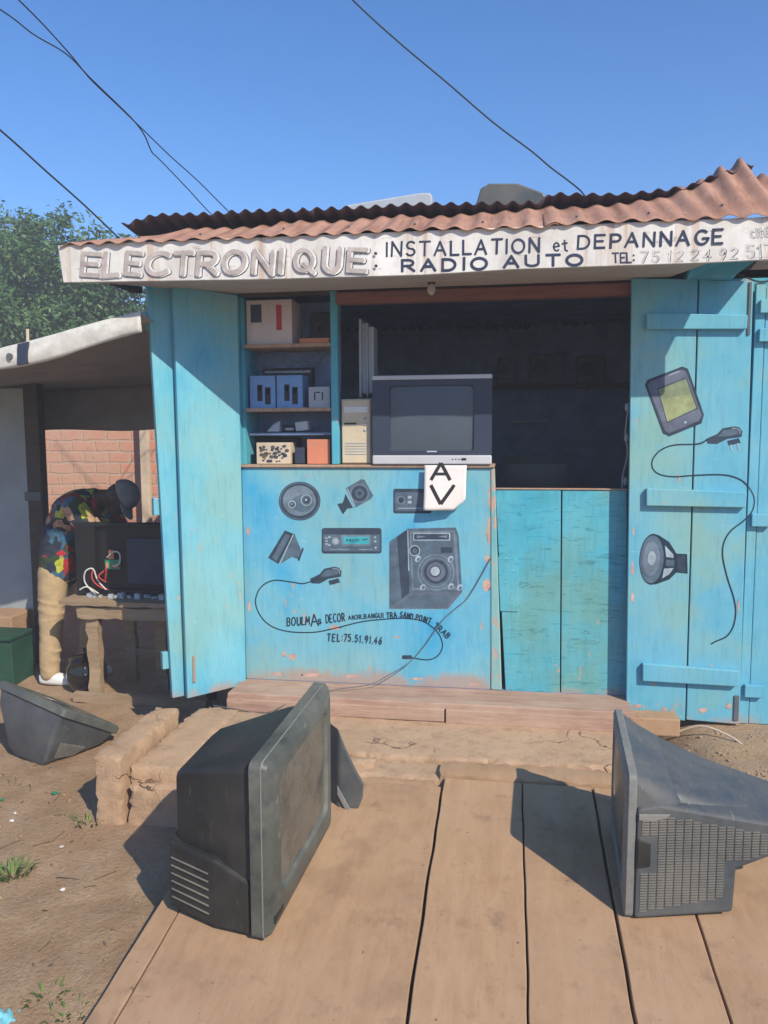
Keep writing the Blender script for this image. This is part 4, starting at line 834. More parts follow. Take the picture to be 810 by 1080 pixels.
# vented side panel, standing a little proud of the cabinet side
q = lambda off, dx, dz: c0+nn*off+ux*dx+uz*dz
sd = lambda x: -HW-.006+max(0, (x-.03))*.20          # side recedes towards the back
prof = [(.032, -HH+.006), (.33, -HH+.02), (.335, -HH+.160), (.56, -HH+.245), (.56, -HH+.285), (.44, -HH+.305), (.10, -HH+.372), (.032, -HH+.36)]
b = MB(); b.loft([[q(-x, sd(x), z) for x, z in prof], [q(-x, sd(x)+.10, z) for x, z in prof]]); sp_ = obj('side_panel', b, M_tvgrey, t, bevel=.010)
b = MB()
def inside(x, z):
    lo = -HH+.030+.17*max(0, x-.05) if x < .318 else -HH+.178+.37*(x-.335)
    return z > lo and z < -HH+.342-.197*(x-.1) and not (x < .085 and -HH+.155 < z < -HH+.275) and not (.31 < x < .335 and z < -HH+.19)
for c_ in range(19):
    x0 = .046+c_*.0255
    for r_ in range(38):
        z = -HH+.025+r_*.0085
        if inside(x0, z) and inside(x0+.02, z):
            xm = x0+.011; b.obox(q(-xm, sd(xm)-.0012, z), nn*.0104+ux*(-.0021), ux*.0026, uz*.0015)
obj('vent_grille', b, M_slot, sp_)
b = MB(); b.loft([[q(-x, sd(x)-.003, z) for x, z in ((.035, -HH+.17), (.075, -HH+.175), (.075, -HH+.25), (.035, -HH+.265))], [q(-x, sd(x)+.004, z) for x, z in ((.035, -HH+.17), (.075, -HH+.175), (.075, -HH+.25), (.035, -HH+.265))]]); obj('control_cover', b, M_tvdark, sp_, bevel=.003)
b = MB(); b.loft([[q(-x, sd(x)-.004, z) for x, z in ((.036, -HH+.345), (.13, -HH+.342), (.12, -HH+.330), (.08, -HH+.322), (.036, -HH+.325))], [q(-x, sd(x)+.004, z) for x, z in ((.036, -HH+.345), (.13, -HH+.342), (.12, -HH+.330), (.08, -HH+.322), (.036, -HH+.325))]]); obj('finger_grip', b, M_tvrim, sp_, bevel=.002)
b = MB(); b.box(1.30, 1.46, -1.42, -1.18, rampz(-1.42)-.01, .24) if False else None
# small one lying on its back on the dirt
t = thing('television', 'small black television lying face up on the dirt beside the workbench', 'television', (-1.55, -.5, 0))
N = Vector((-1.455, -.62, .305)); Aq = Vector((-1.915, -.45, .375)); Rq = Vector((-1.345, -.28, .085))
ex = (N-Aq); ey = (Rq-N); W1, W2 = ex.length, ey.length; ux = ex.normalized(); ey = ey-ux*ey.dot(ux); uz = ey.normalized(); nn = ux.cross(uz).normalized()
if nn.z < 0: nn = -nn
c0 = (Aq+Rq)/2; HW, HH = W1/2, ey.length/2
b = MB(); b.loft([rg(-.045, 0, 0, HW-.01, HH-.01, .02), rg(-.04, 0, 0, HW, HH, .02), rg(-.008, 0, 0, HW, HH, .02), rg(0, 0, 0, HW-.01, HH-.01, .02), rg(0, 0, 0, HW-.05, HH-.05, .03), rg(-.01, 0, 0, HW-.055, HH-.055, .03)], True, False); obj('bezel', b, M_tvbezel, t, smooth=32)
obj('screen', screen_patch(c0-nn*.01, nn, ux, uz, HW-.054, HH-.054, .012), M_screendust, t, smooth=60)
G1, G2, G3 = Vector((-1.83, -.52, .012)), Vector((-1.575, -.635, .008)), Vector((-1.50, -.47, .010)); gc = (G1+G3)/2
gx, gy = (G2-G1), (G3-G2)
def gring(t, k): return [lerp3(p_, q_, t) for p_, q_ in zip(rg(-.11, 0, 0, HW-.03, HH-.03, .03), ring(gc, gx.normalized(), gy.normalized(), gx.length/2*k, gy.length/2*k, .02))]
b = MB(); b.loft([rg(-.045, 0, 0, HW-.014, HH-.014, .02), rg(-.11, 0, 0, HW-.03, HH-.03, .03), gring(.85, 1.02), gring(1, .9)]); cab = obj('cabinet', b, M_tvgrey, t, smooth=30)
b = MB(); f0, f1 = gring(.0, 1), gring(1, .9); n4 = len(f0)//4
# slats on the flank towards us
i0 = len(f0)-1
pa, pb, pc2, pd = f0[i0], f0[(i0+1) % len(f0)], f1[(i0+1) % len(f0)], f1[i0]
for i in range(7):
    u_ = .16+i*.1; qa = lerp3(lerp3(pa, pb, u_), lerp3(pd, pc2, u_), .30); qb = lerp3(lerp3(pa, pb, u_), lerp3(pd, pc2, u_), .78); nrm = (pb-pa).cross(pd-pa).normalized()
    nrm = nrm if nrm.dot((pa+pc2)/2-(c0+gc)/2) > 0 else -nrm; b.obox((qa+qb)/2+nrm*.010, (qb-qa)/2, (pb-pa).normalized()*.008, nrm*.006)
obj('vent', b, M_slot, cab)
# wedge of grey casing behind the large television
t = thing('casing_wedge', 'curved grey plastic casing piece leaning behind the large black television', 'plastic casing', (.0, -1.0, rampz(-1)))
pp = [(357, 768), (366, 790), (378, 815), (385, 828), (384, 842), (374, 866), (356, 852)]
b = MB(); a_ = [U(x, y, 'y', -1.125) for x, y in pp]; bq = [p+Vector((-.06, .08, .0)) for p in a_]; b.loft([a_, bq]); obj('shell', b, M_tvgrey, t, bevel=.012)
a_ = [U(x, y, 'y', -1.135) for x, y in ((355.5, 829), (373.5, 862), (371, 868), (355.5, 838))]; b = MB(); b.loft([a_, [p+Y*.009 for p in a_]]); obj('edge_strip', b, M_tvrim, t, bevel=.002)

# ================================================================== RAMP PLANKS
def plank(name, label, x0, x1, y0, y1, mt, dz=0, th=.028, grp='planks of the ramp'):
    def f(u, v, top):
        x = x0+(x1-x0)*u; y = y0+(y1-y0)*v
        wob = .004*noise.noise(Vector((x0*7, y*3, 0)))
        if u in (0, 1): x += .0035*noise.noise(Vector((x*9, y*7, 2)))
        return Vector((x, y, rampz(y)+dz+wob+.0025*noise.noise(Vector((x*6, y*4, 1)))-(0 if top else th)))
    nu, nv = 6, 40; b = MB()
    vs = [f(i/nu, j/nv, True) for j in range(nv+1) for i in range(nu+1)]; o_ = len(vs); vs += [f(i/nu, j/nv, False) for j in range(nv+1) for i in range(nu+1)]
    id_ = lambda i, j, bt: (o_ if bt else 0)+j*(nu+1)+i; fs = []
    for j in range(nv):
        for i in range(nu):
            fs.append((id_(i,j,0), id_(i+1,j,0), id_(i+1,j+1,0), id_(i,j+1,0))); fs.append((id_(i,j,1), id_(i,j+1,1), id_(i+1,j+1,1), id_(i+1,j,1)))
        fs.append((id_(0,j,0), id_(0,j+1,0), id_(0,j+1,1), id_(0,j,1))); fs.append((id_(nu,j,0), id_(nu,j,1), id_(nu,j+1,1), id_(nu,j+1,0)))
    for i in range(nu):
        fs.append((id_(i,0,0), id_(i,0,1), id_(i+1,0,1), id_(i+1,0,0))); fs.append((id_(i,nv,0), id_(i+1,nv,0), id_(i+1,nv,1), id_(i,nv,1)))
    b.add(vs, fs); o = tag(obj(name, b, mt, bevel=.003, smooth=40), label, 'plank', grp)
    return o
plank('ramp_plank', 'narrow tan plank at the left edge of the ramp, its side edge over dirt', -.475, -.398, -2.75, -1.10, M_ramp[0], -.004)
plank('ramp_plank', 'widest tan board of the ramp, under the large black television', -.392, .376, -2.75, -.93, M_ramp[1], -.002)
plank('ramp_plank', 'tan ramp plank just right of the widest board, without any television on it', .386, .698, -2.75, -.865, M_ramp[2])
plank('ramp_plank', 'tan ramp plank taking most of the right television\'s shadow', .704, .974, -2.75, -.865, M_ramp[3], .001)
plank('ramp_plank', 'tan ramp plank under the screen edge of the right television', .984, 1.222, -2.75, -.87, M_ramp[4], -.001)
plank('ramp_plank', 'tan plank at the right edge of the ramp, under the back of the right television', 1.229, 1.72, -2.75, -.88, M_ramp[5], -.002)
b = MB(); rough_box(b, .36, 1.26, -.862, -.715, .150, .2, .004, .03, seed=51); o = obj('cross_plank', b, M_ramp[3], smooth=40); tag(o, 'tan cross plank lying along the top end of the ramp', 'plank')
b = MB(); rough_box(b, -.40, .35, -.928, -.868, .12, .176, .004, .03, seed=57); o = obj('cross_plank', b, M_ramp[4], smooth=40); tag(o, 'low cross board at the head of the widest ramp board', 'plank')

# ================================================================== NEIGHBOUR STALL, BENCH, MAN
AY = -.42
st = thing('market_stall', 'grey neighbouring stall with white-edged tarpaulin awning beside the blue shop', 'stall', (-2.6, .9, 0))
tl, tr = U(-60, 385, 'y', AY), U(165, 328, 'y', AY); bl, br = U(-60, 402, 'y', AY), U(164, 350, 'y', AY)
tr.x = br.x = -1.09
def fascia(u, v):
    p = lerp3(lerp3(tl, tr, u), lerp3(bl, br, u), v); p.z += .012*math.sin(u*9)*v*.6 - .018*math.sin(math.pi*u)*v
    p.y += -.010*math.sin(v*math.pi)+.006*noise.noise(Vector((u*12, v*2, 0)))
    return p
b = MB(); b.grid(fascia, 50, 6); o = obj('awning_edge', b, M_tarp, st, smooth='keep'); md = o.modifiers.new('t', 'SOLIDIFY'); md.thickness = .012
b = MB(); p0, p1 = fascia(.405, .04), fascia(.455, .04); p2, p3 = fascia(.45, .97), fascia(.40, .97); b.loft([[p+Vector((0, -.030, 0)) for p in (p0, p1, p2, p3)], [p+Vector((0, -.006, 0)) for p in (p0, p1, p2, p3)]]); obj('patch', b, M_bluegrey, o)
q = fascia(.362, .5); b = MB(); b.tube([q+Vector((0, -.02, 0)), q+Vector((0, -.008, 0))], .016, 14); obj('eyelet', b, M_wireg, o)
def roof_fn(u, v):
    a = lerp3(tl, tr, u); bk = Vector((lerp3(Vector((-4.3, 0, 0)), Vector((-1.15, 0, 0)), u).x, 1.6, 1.93+.09*u)); p = lerp3(a, bk, v)
    p.z -= .03*math.sin(math.pi*v)-.012*noise.noise(Vector((u*5, v*5, 2))); p.z -= .008; return p
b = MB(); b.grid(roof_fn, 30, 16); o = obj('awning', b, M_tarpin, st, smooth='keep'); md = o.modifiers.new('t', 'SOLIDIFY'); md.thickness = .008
def val_fn(u, v): return Vector((-4.2+3.1*u, 1.58+.03*noise.noise(Vector((u*8, v, 0))), (1.95+.05*u)*(1-v)+(1.615+.055*u+.012*math.sin(u*17))*v))
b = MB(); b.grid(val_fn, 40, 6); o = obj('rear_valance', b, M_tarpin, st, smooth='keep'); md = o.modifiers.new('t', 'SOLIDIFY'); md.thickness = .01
b = MB(); b.box(-4.6, -2.655, 1.0, 1.04, .39, 1.93); obj('wall', b, M_kwall, st)
b = MB(); b.box(-2.652, -2.545, .98, 1.06, 0, 1.96); obj('post', b, M_darkwood, st, bevel=.005)
b = MB(); b.box(-2.66, -2.54, .955, .979, 1.16, 1.22); obj('latch', b, M_wireg, st, bevel=.003)
b = MB(); b.box(-4.6, -2.66, .74, .998, .27, .395); obj('ledge', b, M_ramp[0], st, bevel=.01)
b = MB(); b.box(-4.6, -2.66, 1.0, 1.04, -.02, .27); obj('base_wall', b, M_kwall, st)
b = MB(); b.box(-1.145, -1.105, .4, .44, 0, 2.04); obj('post', b, M_darkwood, st); b = MB(); b.box(-1.145, -1.105, 1.5, 1.55, 0, 1.95); obj('post', b, M_darkwood, st)
q = U(29, 362, 'y', -.30); b = MB(); b.tube([q-Zv*.1, U(29, 347, 'y', -.30)], .008, 6); obj('stake', b, M_cream, st)
t = thing('storage_box', 'dark green wooden box on the dirt below the stall ledge', 'box', (-2.85, .62, 0)); b = MB(); b.box(-3.6, -2.50, .50, .735, 0, .30); bx_ = obj('box', b, M_green, t, bevel=.008)
b = MB(); b.box(-3.62, -2.49, .48, .737, .3005, .325); obj('lid', b, M_green, t, bevel=.005)
b = MB(); b.box(-6.5, -1.35, 3.0, 3.16, -.1, 2.15); o = obj('brick_wall', b, M_brick); tag(o, 'sunlit pink brick wall with smeared mortar behind the man', 'wall')
b = MB(); b.box(-2.74, -2.66, 2.86, 2.92, 0, 2.3); o = obj('wooden_post', b, M_cream, bevel=.006); tag(o, 'pale upright timber post before the brick wall', 'post')
# workbench
t = thing('workbench', 'rough wooden workbench carrying an opened television beside the left shutter', 'workbench', (-1.6, .5, 0))
def plk(name, x0, x1, y0, y1, z0, z1, par=None, sd_=0, mt=None):
    b = MB(); rough_box(b, x0, x1, y0, y1, z0, z1, .004, .05, seed=sd_+90); return obj(name, b, mt or M_bench, par or t, smooth=40)
plk('tabletop', -2.03, -1.12, .28, .52, .590, .625, sd_=1); plk('tabletop', -2.0, -1.12, .525, .82, .592, .622, sd_=2)
plk('apron', -1.93, -1.12, .30, .335, .505, .588, sd_=3); plk('apron', -1.93, -1.12, .76, .79, .505, .588, sd_=4)
for i, (x, y) in enumerate(((-1.835, .345), (-1.16, .345), (-1.80, .74), (-1.2, .74), (-1.52, .60))): plk('leg', x-.042, x+.042, y-.03, y+.03, -.02, .588, sd_=10+i)
plk('foot_rail', -1.95, -1.1, .25, .31, .0, .062, sd_=5); plk('stretcher', -1.78, -1.22, .72, .76, .17, .22, sd_=6)
# opened flat television on the bench
t = thing('television', 'black opened television with loose wires and circuit board on the workbench', 'television', (-1.65, .44, .625))
b = MB(); x0, x1, z0, z1 = -1.985, -1.33, .627, 1.075
b.box(x0, x1, .455, .475, z0, z1); obj('screen_panel', b, M_black, t, bevel=.006)
b = MB(); b.box(x0, x0+.13, .425, .4545, z0, z1); b.box(x1-.03, x1, .425, .4545, z0, z1); b.box(x0+.13, x1-.03, .425, .4545, z1-.02, z1); b.box(x0+.13, x1-.03, .425, .4545, z0, z0+.04); obj('frame', b, M_black, t, bevel=.004)
b = MB(); b.box(-1.80, -1.70, .435, .447, .79, .85); pc = obj('circuit_board', b, M_pcb, t, bevel=.002)
b = MB(); b.box(-1.765, -1.735, .425, .4345, .855, .91); b.box(-1.79, -1.775, .428, .4345, .80, .83); b.box(-1.74, -1.71, .428, .4345, .80, .82); obj('component', b, M_orange, pc)
b = MB(); b.box(-1.66, -1.36, .448, .4545, .70, .98); obj('back_plate', b, M_bluegrey, t, bevel=.003)
b = MB(); rnd = random.Random(9)
for i in range(26):
    x = rnd.uniform(-1.95, -1.40); s_ = rnd.uniform(.006, .016); b.obox((x, rnd.uniform(.36, .42), .626+s_), (s_, 0, 0), (0, s_, 0), (0, 0, s_))
obj('component', b, [M_greybox], t, label='small loose grey electronic parts at the foot of the screen')
def loop(pts, mt, r=.0045):
    b = MB(); b.tube(catmull([U(x, y, 'y', yy) for x, y, yy in pts], 6), r, 6); obj('wire', b, mt, t)
loop([(102, 628, .40), (90, 615, .40), (90, 603, .39), (98, 600, .40), (103, 612, .41), (112, 622, .40)], M_wwhite); loop([(98, 600, .41), (97, 610, .39), (104, 618, .39), (114, 622, .41)], M_wred); loop([(110, 602, .41), (104, 608, .38), (112, 614, .40)], M_wred)
loop([(113, 588, .42), (120, 582, .40), (126, 584, .39), (126, 594, .40), (119, 597, .42)], M_wwhite); loop([(84, 622, .36), (92, 619, .37), (104, 626, .38)], M_wwhite); loop([(108, 604, .42), (112, 600, .39), (111, 611, .40)], M_wred)
for z in (.80, .84):
    b = MB(); b.box(-1.405, -1.38, .420, .4245, z, z+.022); obj('connector', b, M_white, t)
# black pot under the bench
t = thing('cooking_pot', 'shiny black round pot on the ground under the workbench', 'pot', (-1.98, .42, 0))
M_gloss = m_plain('gloss_black', (.01, .01, .012), .12, .3, 6, .6, .02)
b = MB(); c_ = Vector((-1.985, .50, 0)); prof = [(.07, .0), (.105, .03), (.125, .09), (.12, .15), (.10, .19), (.105, .205)]
b.loft([[c_+Vector((r_*math.cos(a_), r_*math.sin(a_), z)) for a_ in [2*math.pi*i/24 for i in range(24)]] for r_, z in prof]); obj('body', b, M_gloss, t, smooth=50)
b = MB(); prof = [(.108, .207), (.08, .235), (.02, .248), (.018, .262), (.024, .275), (.0005, .282)]; b.loft([[c_+Vector((r_*math.cos(a_), r_*math.sin(a_), z)) for a_ in [2*math.pi*i/24 for i in range(24)]] for r_, z in prof]); obj('lid', b, M_gloss, t, smooth=50)

# the man, bent over the bench, facing +x
man = thing('person', 'person in printed shirt, khaki trousers and grey cap bending over the workbench', 'person', (-2.25, .66, 0))
ML = ROOT[man.name]
def skin_mesh(nodes, edges, sub=2):
    """tapered limbs between joints; the remesh further down fuses them into one surface"""
    b = MB()
    for n in nodes: b.ball(n[0], (n[1]*.96, (n[2] if len(n) > 2 else n[1]), n[1]*.96), 16, 12)
    for i, j in edges:
        p, q = Vector(nodes[i][0]), Vector(nodes[j][0]); t = (q-p).normalized(); y = Y-t*Y.dot(t); y = y.normalized() if y.length > .2 else Zv; x = y.cross(t)
        rings = []
        for k_ in range(7):
            f = k_/6; c_ = lerp3(p, q, f); a1 = nodes[i][1]*(1-f)+nodes[j][1]*f; w1 = nodes[i][-1]*(1-f)+nodes[j][-1]*f
            rings.append([c_+x*math.cos(a_)*a1+y*math.sin(a_)*w1 for a_ in [2*math.pi*m_/18 for m_ in range(18)]])
        b.loft(rings)
    return b
pel = (-2.235, .68, .80); mid = (-2.21, .68, 1.0); chest = (-2.09, .68, 1.155); nk = (-1.965, .68, 1.205); hd_ = Vector((-1.80, .67, 1.215))
sR, sL = (-2.03, .515, 1.17), (-2.03, .845, 1.17); eR, eL = (-1.925, .53, .945), (-1.90, .86, .95); wR, wL = (-1.72, .555, .865), (-1.70, .80, .87)
hR, hL = (-2.245, .60, .78), (-2.215, .77, .78); kR, kL = (-2.265, .585, .43), (-2.10, .80, .43); aR, aL = (-2.285, .575, .075), (-2.16, .82, .075)
nodes = [(pel, .105, .155), (mid, .10, .14), (chest, .105, .165), (nk, .058), (tuple(lerp3(Vector(nk), hd_, .6)), .052), (sR, .055), (eR, .042), (wR, .028), (sL, .055), (eL, .042), (wL, .028), (hR, .085), (kR, .055), (aR, .038), (hL, .085), (kL, .055), (aL, .038)]
edges = [(0,1),(1,2),(2,3),(3,4),(2,5),(5,6),(6,7),(2,8),(8,9),(9,10),(0,11),(11,12),(12,13),(0,14),(14,15),(15,16)]
bd = skin_mesh(nodes, edges)
crown = Vector((.93, 0, .36)).normalized(); face = Vector((.36, 0, -.93)).normalized(); sidev = Vector((0, 1, 0))
HR = Matrix((sidev, face, crown)).transposed()       # local x = side, y = face, z = crown
hp = lambda x, y, z: hd_+HR @ Vector((x, y, z))
bd.ball(hd_, (.074, .094, .112), 24, 18, HR); bd.ball(hp(0, .05, -.06), (.052, .05, .058), 16, 12, HR)            # skull, jaw
bd.ball(hp(0, .097, -.015), (.014, .022, .026), 10, 8, HR); bd.ball(hp(0, .088, -.05), (.026, .012, .008), 10, 8, HR); bd.ball(hp(0, .086, -.062), (.022, .012, .008), 10, 8, HR)
for s_ in (-1, 1):
    bd.ball(hp(.03*s_, .082, .012), (.014, .010, .010), 10, 8, HR); bd.ball(hp(.076*s_, -.005, -.01), (.010, .022, .032), 10, 8, HR); bd.ball(hp(.03*s_, .084, .03), (.024, .010, .007), 10, 8, HR)
for w_, e_, sg in ((Vector(wR), Vector(eR), 1), (Vector(wL), Vector(eL), -1)):
    d = (w_-e_).normalized(); d = (d+Vector((.2, 0, -.1))).normalized(); lat = Vector((0, 1, 0))*sg; nrm = d.cross(lat).normalized()
    pc = w_+d*.055; bd.ball(pc, (.05, .038, .017), 14, 10, Matrix((d, lat, nrm)).transposed())
    for i, (o_, ln) in enumerate(((-.028, .062), (-.010, .074), (.010, .07), (.028, .056))):
        p0 = pc+d*.035+lat*o_; p1 = p0+(d*.9-Zv*.35).normalized()*ln*.45; p2 = p1+(d*.6-Zv*.8).normalized()*ln*.33; p3 = p2+(d*.2-Zv).normalized()*ln*.25
        bd.tube([p0, p1, p2, p3], [.0095, .009, .0085, .007], 8)
    th0 = pc-d*.02+lat*.03; bd.tube([th0, th0+(lat*.7+d*.7).normalized()*.035, th0+(lat*.4+d-Zv*.3).normalized()*.062], [.012, .0105, .009], 8)
body = obj('body', bd, M_skin, man, smooth='keep'); rm = body.modifiers.new('remesh', 'REMESH'); rm.mode = 'VOXEL'; rm.voxel_size = .0065; rm.use_smooth_shade = True
sm_ = body.modifiers.new('sm', 'SMOOTH'); sm_.factor = .4; sm_.iterations = 2
tex = bpy.data.textures.new('folds', 'CLOUDS'); tex.noise_scale = .09
def cloth(name, nodes, edges, mt, st_=.02, extra=None):
    b = skin_mesh(nodes, edges)
    if extra: extra(b)
    o = obj(name, b, mt, man, smooth='keep'); r_ = o.modifiers.new('r', 'REMESH'); r_.mode = 'VOXEL'; r_.voxel_size = .009; r_.use_smooth_shade = True
    s_ = o.modifiers.new('s', 'SMOOTH'); s_.factor = .5; s_.iterations = 5
    d = o.modifiers.new('d', 'DISPLACE'); d.texture = tex; d.strength = st_; d.mid_level = .5; d.texture_coords = 'LOCAL'; return o
def creases(b, rows):      # folds of cloth: tilted rings round a limb, fused by the remesh
    for c_, rx, ry, tx, ty, a0, a1, r_ in rows:
        b.tube([Vector(c_)+Vector((rx*math.cos(R(a_)), ry*math.sin(R(a_)), tx*math.cos(R(a_))+ty*math.sin(R(a_)))) for a_ in range(a0, a1+1, 15)], r_, 7)
rnd = random.Random(4); LEGF = []
for (p_, q_, ra, rb) in (((-2.245, .60, .74), (-2.265, .585, .43), .094, .074), ((-2.265, .585, .43), (-2.285, .575, .10), .074, .057), ((-2.21, .77, .74), (-2.105, .80, .43), .09, .072), ((-2.105, .80, .43), (-2.16, .82, .10), .072, .056)):
    for f_ in (.12, .3, .48, .62, .75, .86, .96):
        c_ = lerp3(Vector(p_), Vector(q_), f_+rnd.uniform(-.04, .04)); rr_ = ra+(rb-ra)*f_; a0 = rnd.choice([150, 180, 210, 240, -60]); LEGF.append((c_, rr_, rr_, rnd.uniform(-.03, .03), rnd.uniform(-.03, .03), a0, a0+rnd.choice([105, 135, 165]), rnd.uniform(.005, .009)))
SHF = []
for z_, x_ in ((.78, -2.236), (.84, -2.234), (.9, -2.226), (.97, -2.212), (1.04, -2.19), (1.10, -2.15)):
    for a0 in (180, 255): SHF.append(((x_, .68, z_), .118, .165, rnd.uniform(-.05, .05), rnd.uniform(-.06, .06), a0+15*rnd.randint(-1, 1), a0+90, rnd.uniform(.007, .012)))
se = lerp3(Vector(sR), Vector(eR), .85); sl_ = lerp3(Vector(sL), Vector(eL), .85)
cloth('shirt', [((-2.235, .68, .735), .125, .175), ((-2.232, .68, .86), .122, .17), ((-2.205, .68, 1.01), .115, .16), ((-2.10, .68, 1.15), .112, .18), ((-1.995, .68, 1.20), .075, .085), (sR, .078), (tuple(se), .075), (sL, .078), (tuple(sl_), .075)], [(0,1),(1,2),(2,3),(3,4),(3,5),(5,6),(3,7),(7,8)], M_shirt, .012, lambda b: creases(b, SHF))
cloth('trousers', [((-2.235, .68, .80), .115, .16), ((-2.245, .60, .74), .098), ((-2.265, .585, .43), .076), ((-2.283, .575, .20), .064), ((-2.287, .575, .075), .058), ((-2.21, .77, .74), .095), ((-2.105, .80, .43), .074), ((-2.15, .82, .20), .062), ((-2.16, .82, .075), .057)], [(0,1),(1,2),(2,3),(3,4),(0,5),(5,6),(6,7),(7,8)], M_khaki, .010, lambda b: creases(b, LEGF))
for nm, a_ in (('shoe', aR), ('shoe', aL)):
    a_ = Vector(a_); b = MB(); b.loft([ring(a_+Vector((x, 0, z)), Y, Zv, w_, h_, .03) for x, z, w_, h_ in ((-.075, -.035, .028, .035), (-.04, -.03, .038, .045), (.04, -.035, .042, .04), (.12, -.045, .046, .03), (.17, -.052, .03, .022))]); o = obj(nm, b, M_white, man, smooth=60); o.modifiers.new('s', 'SUBSURF').levels = 1
b = MB(); rows = []
for j in range(8):
    th = R(88*(1-j/7.0)+1)
    rows.append([hp(.082*math.sin(th)*math.cos(p_), .102*math.sin(th)*math.sin(p_)-.004, .022+.105*math.cos(th)) for p_ in [2*math.pi*i/24 for i in range(24)]])
b.loft(rows, False, True); cp = obj('cap', b, M_cap, man, smooth=60); md = cp.modifiers.new('t', 'SOLIDIFY'); md.thickness = .004
b = MB(); b.grid(lambda u, v: hp(.072*(u*2-1)*(1-.25*v*v), .088*math.sqrt(max(0, 1-(.9*(u*2-1))**2))*(1) + .07*v, .026-.018*v-.012*(u*2-1)**2), 14, 6); o = obj('cap_brim', b, M_cap, cp, smooth='keep'); md = o.modifiers.new('t', 'SOLIDIFY'); md.thickness = .004

# ================================================================== ROOF LOAD, WIRES
def tub(name, label, cat, pts, y0, y1, mt):
    b = MB(); a_ = [U(x, y, 'y', y0) for x, y in pts]; b.loft([a_, [p+Y*(y1-y0) for p in a_]]); o = obj(name, b, mt, bevel=.01); return tag(o, label, cat)
tub('sheet_pile', 'pale grey sheet lying on the shop roof, its right end thicker', 'sheet', [(362, 224), (365, 216), (440, 203.5), (443, 203), (454, 203), (456, 207), (456, 224)], .5, 1.1, M_greybox)
tub('roof_bundle', 'dark grey rounded tub upside down on the shop roof', 'tub', [(498, 222), (503, 212), (507, 198), (516, 193), (546, 193), (560, 198), (573, 203), (578, 210), (580, 222)], .5, 1.0, M_tvgrey)
def wire(label, pts, r, grp='overhead wires'):
    b = MB(); b.tube(catmull([U(x, y, 'y', yy) if yy is not None else Vector((x, y, 0)) for x, y, yy in pts], 8), r, 6); return tag(obj('overhead_wire', b, M_wire), label, 'wire', grp)
wire('thin twisted wire rising left from the roof and bending away at its upper end', [(-330, -170, -2.2), (-120, -60, -1.2), (0, 10, -.6), (35, 36, -.4), (70, 57, -.2), (95, 82, 0), (122, 108, .15), (140, 126, .3), (152, 142, .4), (160, 160, .5), (168, 168, .6), (196, 197, .9), (218, 221, 1.2), (230, 232, 1.5)], .0036)
wire('thin straight wire crossing the forked wire, rising to the upper left corner', [(-250, -250, -2.2), (-60, -75, -1.0), (27, 7, -.61), (72, 55, -.19), (95, 83, .01), (123, 110, .16), (150, 136, .35), (180, 165, .7), (210, 192, 1.0), (241, 223, 1.3), (252, 232, 1.5)], .0036)
wire('thicker dark wire sloping down into the tree at the left', [(-300, -100, -1.0), (-120, 36, .5), (0, 137, 1.5), (48, 180, 1.9), (95, 222, 2.4), (150, 275, 3.0)], .008)
wire('single slack wire running down to the right onto the middle of the roof', [(200, -190, .1), (300, -75, .12), (372, 0, .15), (420, 44, .18), (470, 86, .2), (520, 129, .23), (560, 159, .27), (580, 176, .3), (600, 191, .35), (614, 203, .4), (622, 216, .42)], .0042)
b = MB(); b.tube(catmull([U(x, y, 'y', yy) for x, y, yy in ((518, 588, -.01), (495, 628, -.012), (480, 642, -.012), (466, 655, -.014), (447, 682, -.016), (430, 700, -.03), (408, 713, -.06), (390, 722, -.1), (350, 728, -.16), (312, 738, -.24), (280, 752, -.29), (250, 748, -.27), (225, 744, -.27))], 6), .0024, 6)
tag(obj('loose_cable', b, M_wireg), 'thin grey cable running down the blue counter wall to the floor board', 'cable')
b = MB(); b.tube(catmull([U(x, y, 'y', -.06) for x, y in ((776, 289), (788, 293), (800, 297), (812, 296), (830, 290))], 5), .004, 6); tag(obj('loose_cable', b, M_wire), 'short thin wire on top of the right shutter', 'cable')
b = MB(); b.tube(catmull([(1.45, -.16, .17), (1.55, -.2, .22), (1.66, -.26, .2), (1.72, -.33, .17)], 5), .006, 6); tag(obj('stick', b, M_cream), 'pale thin stick on the dirt under the right shutter', 'stick')

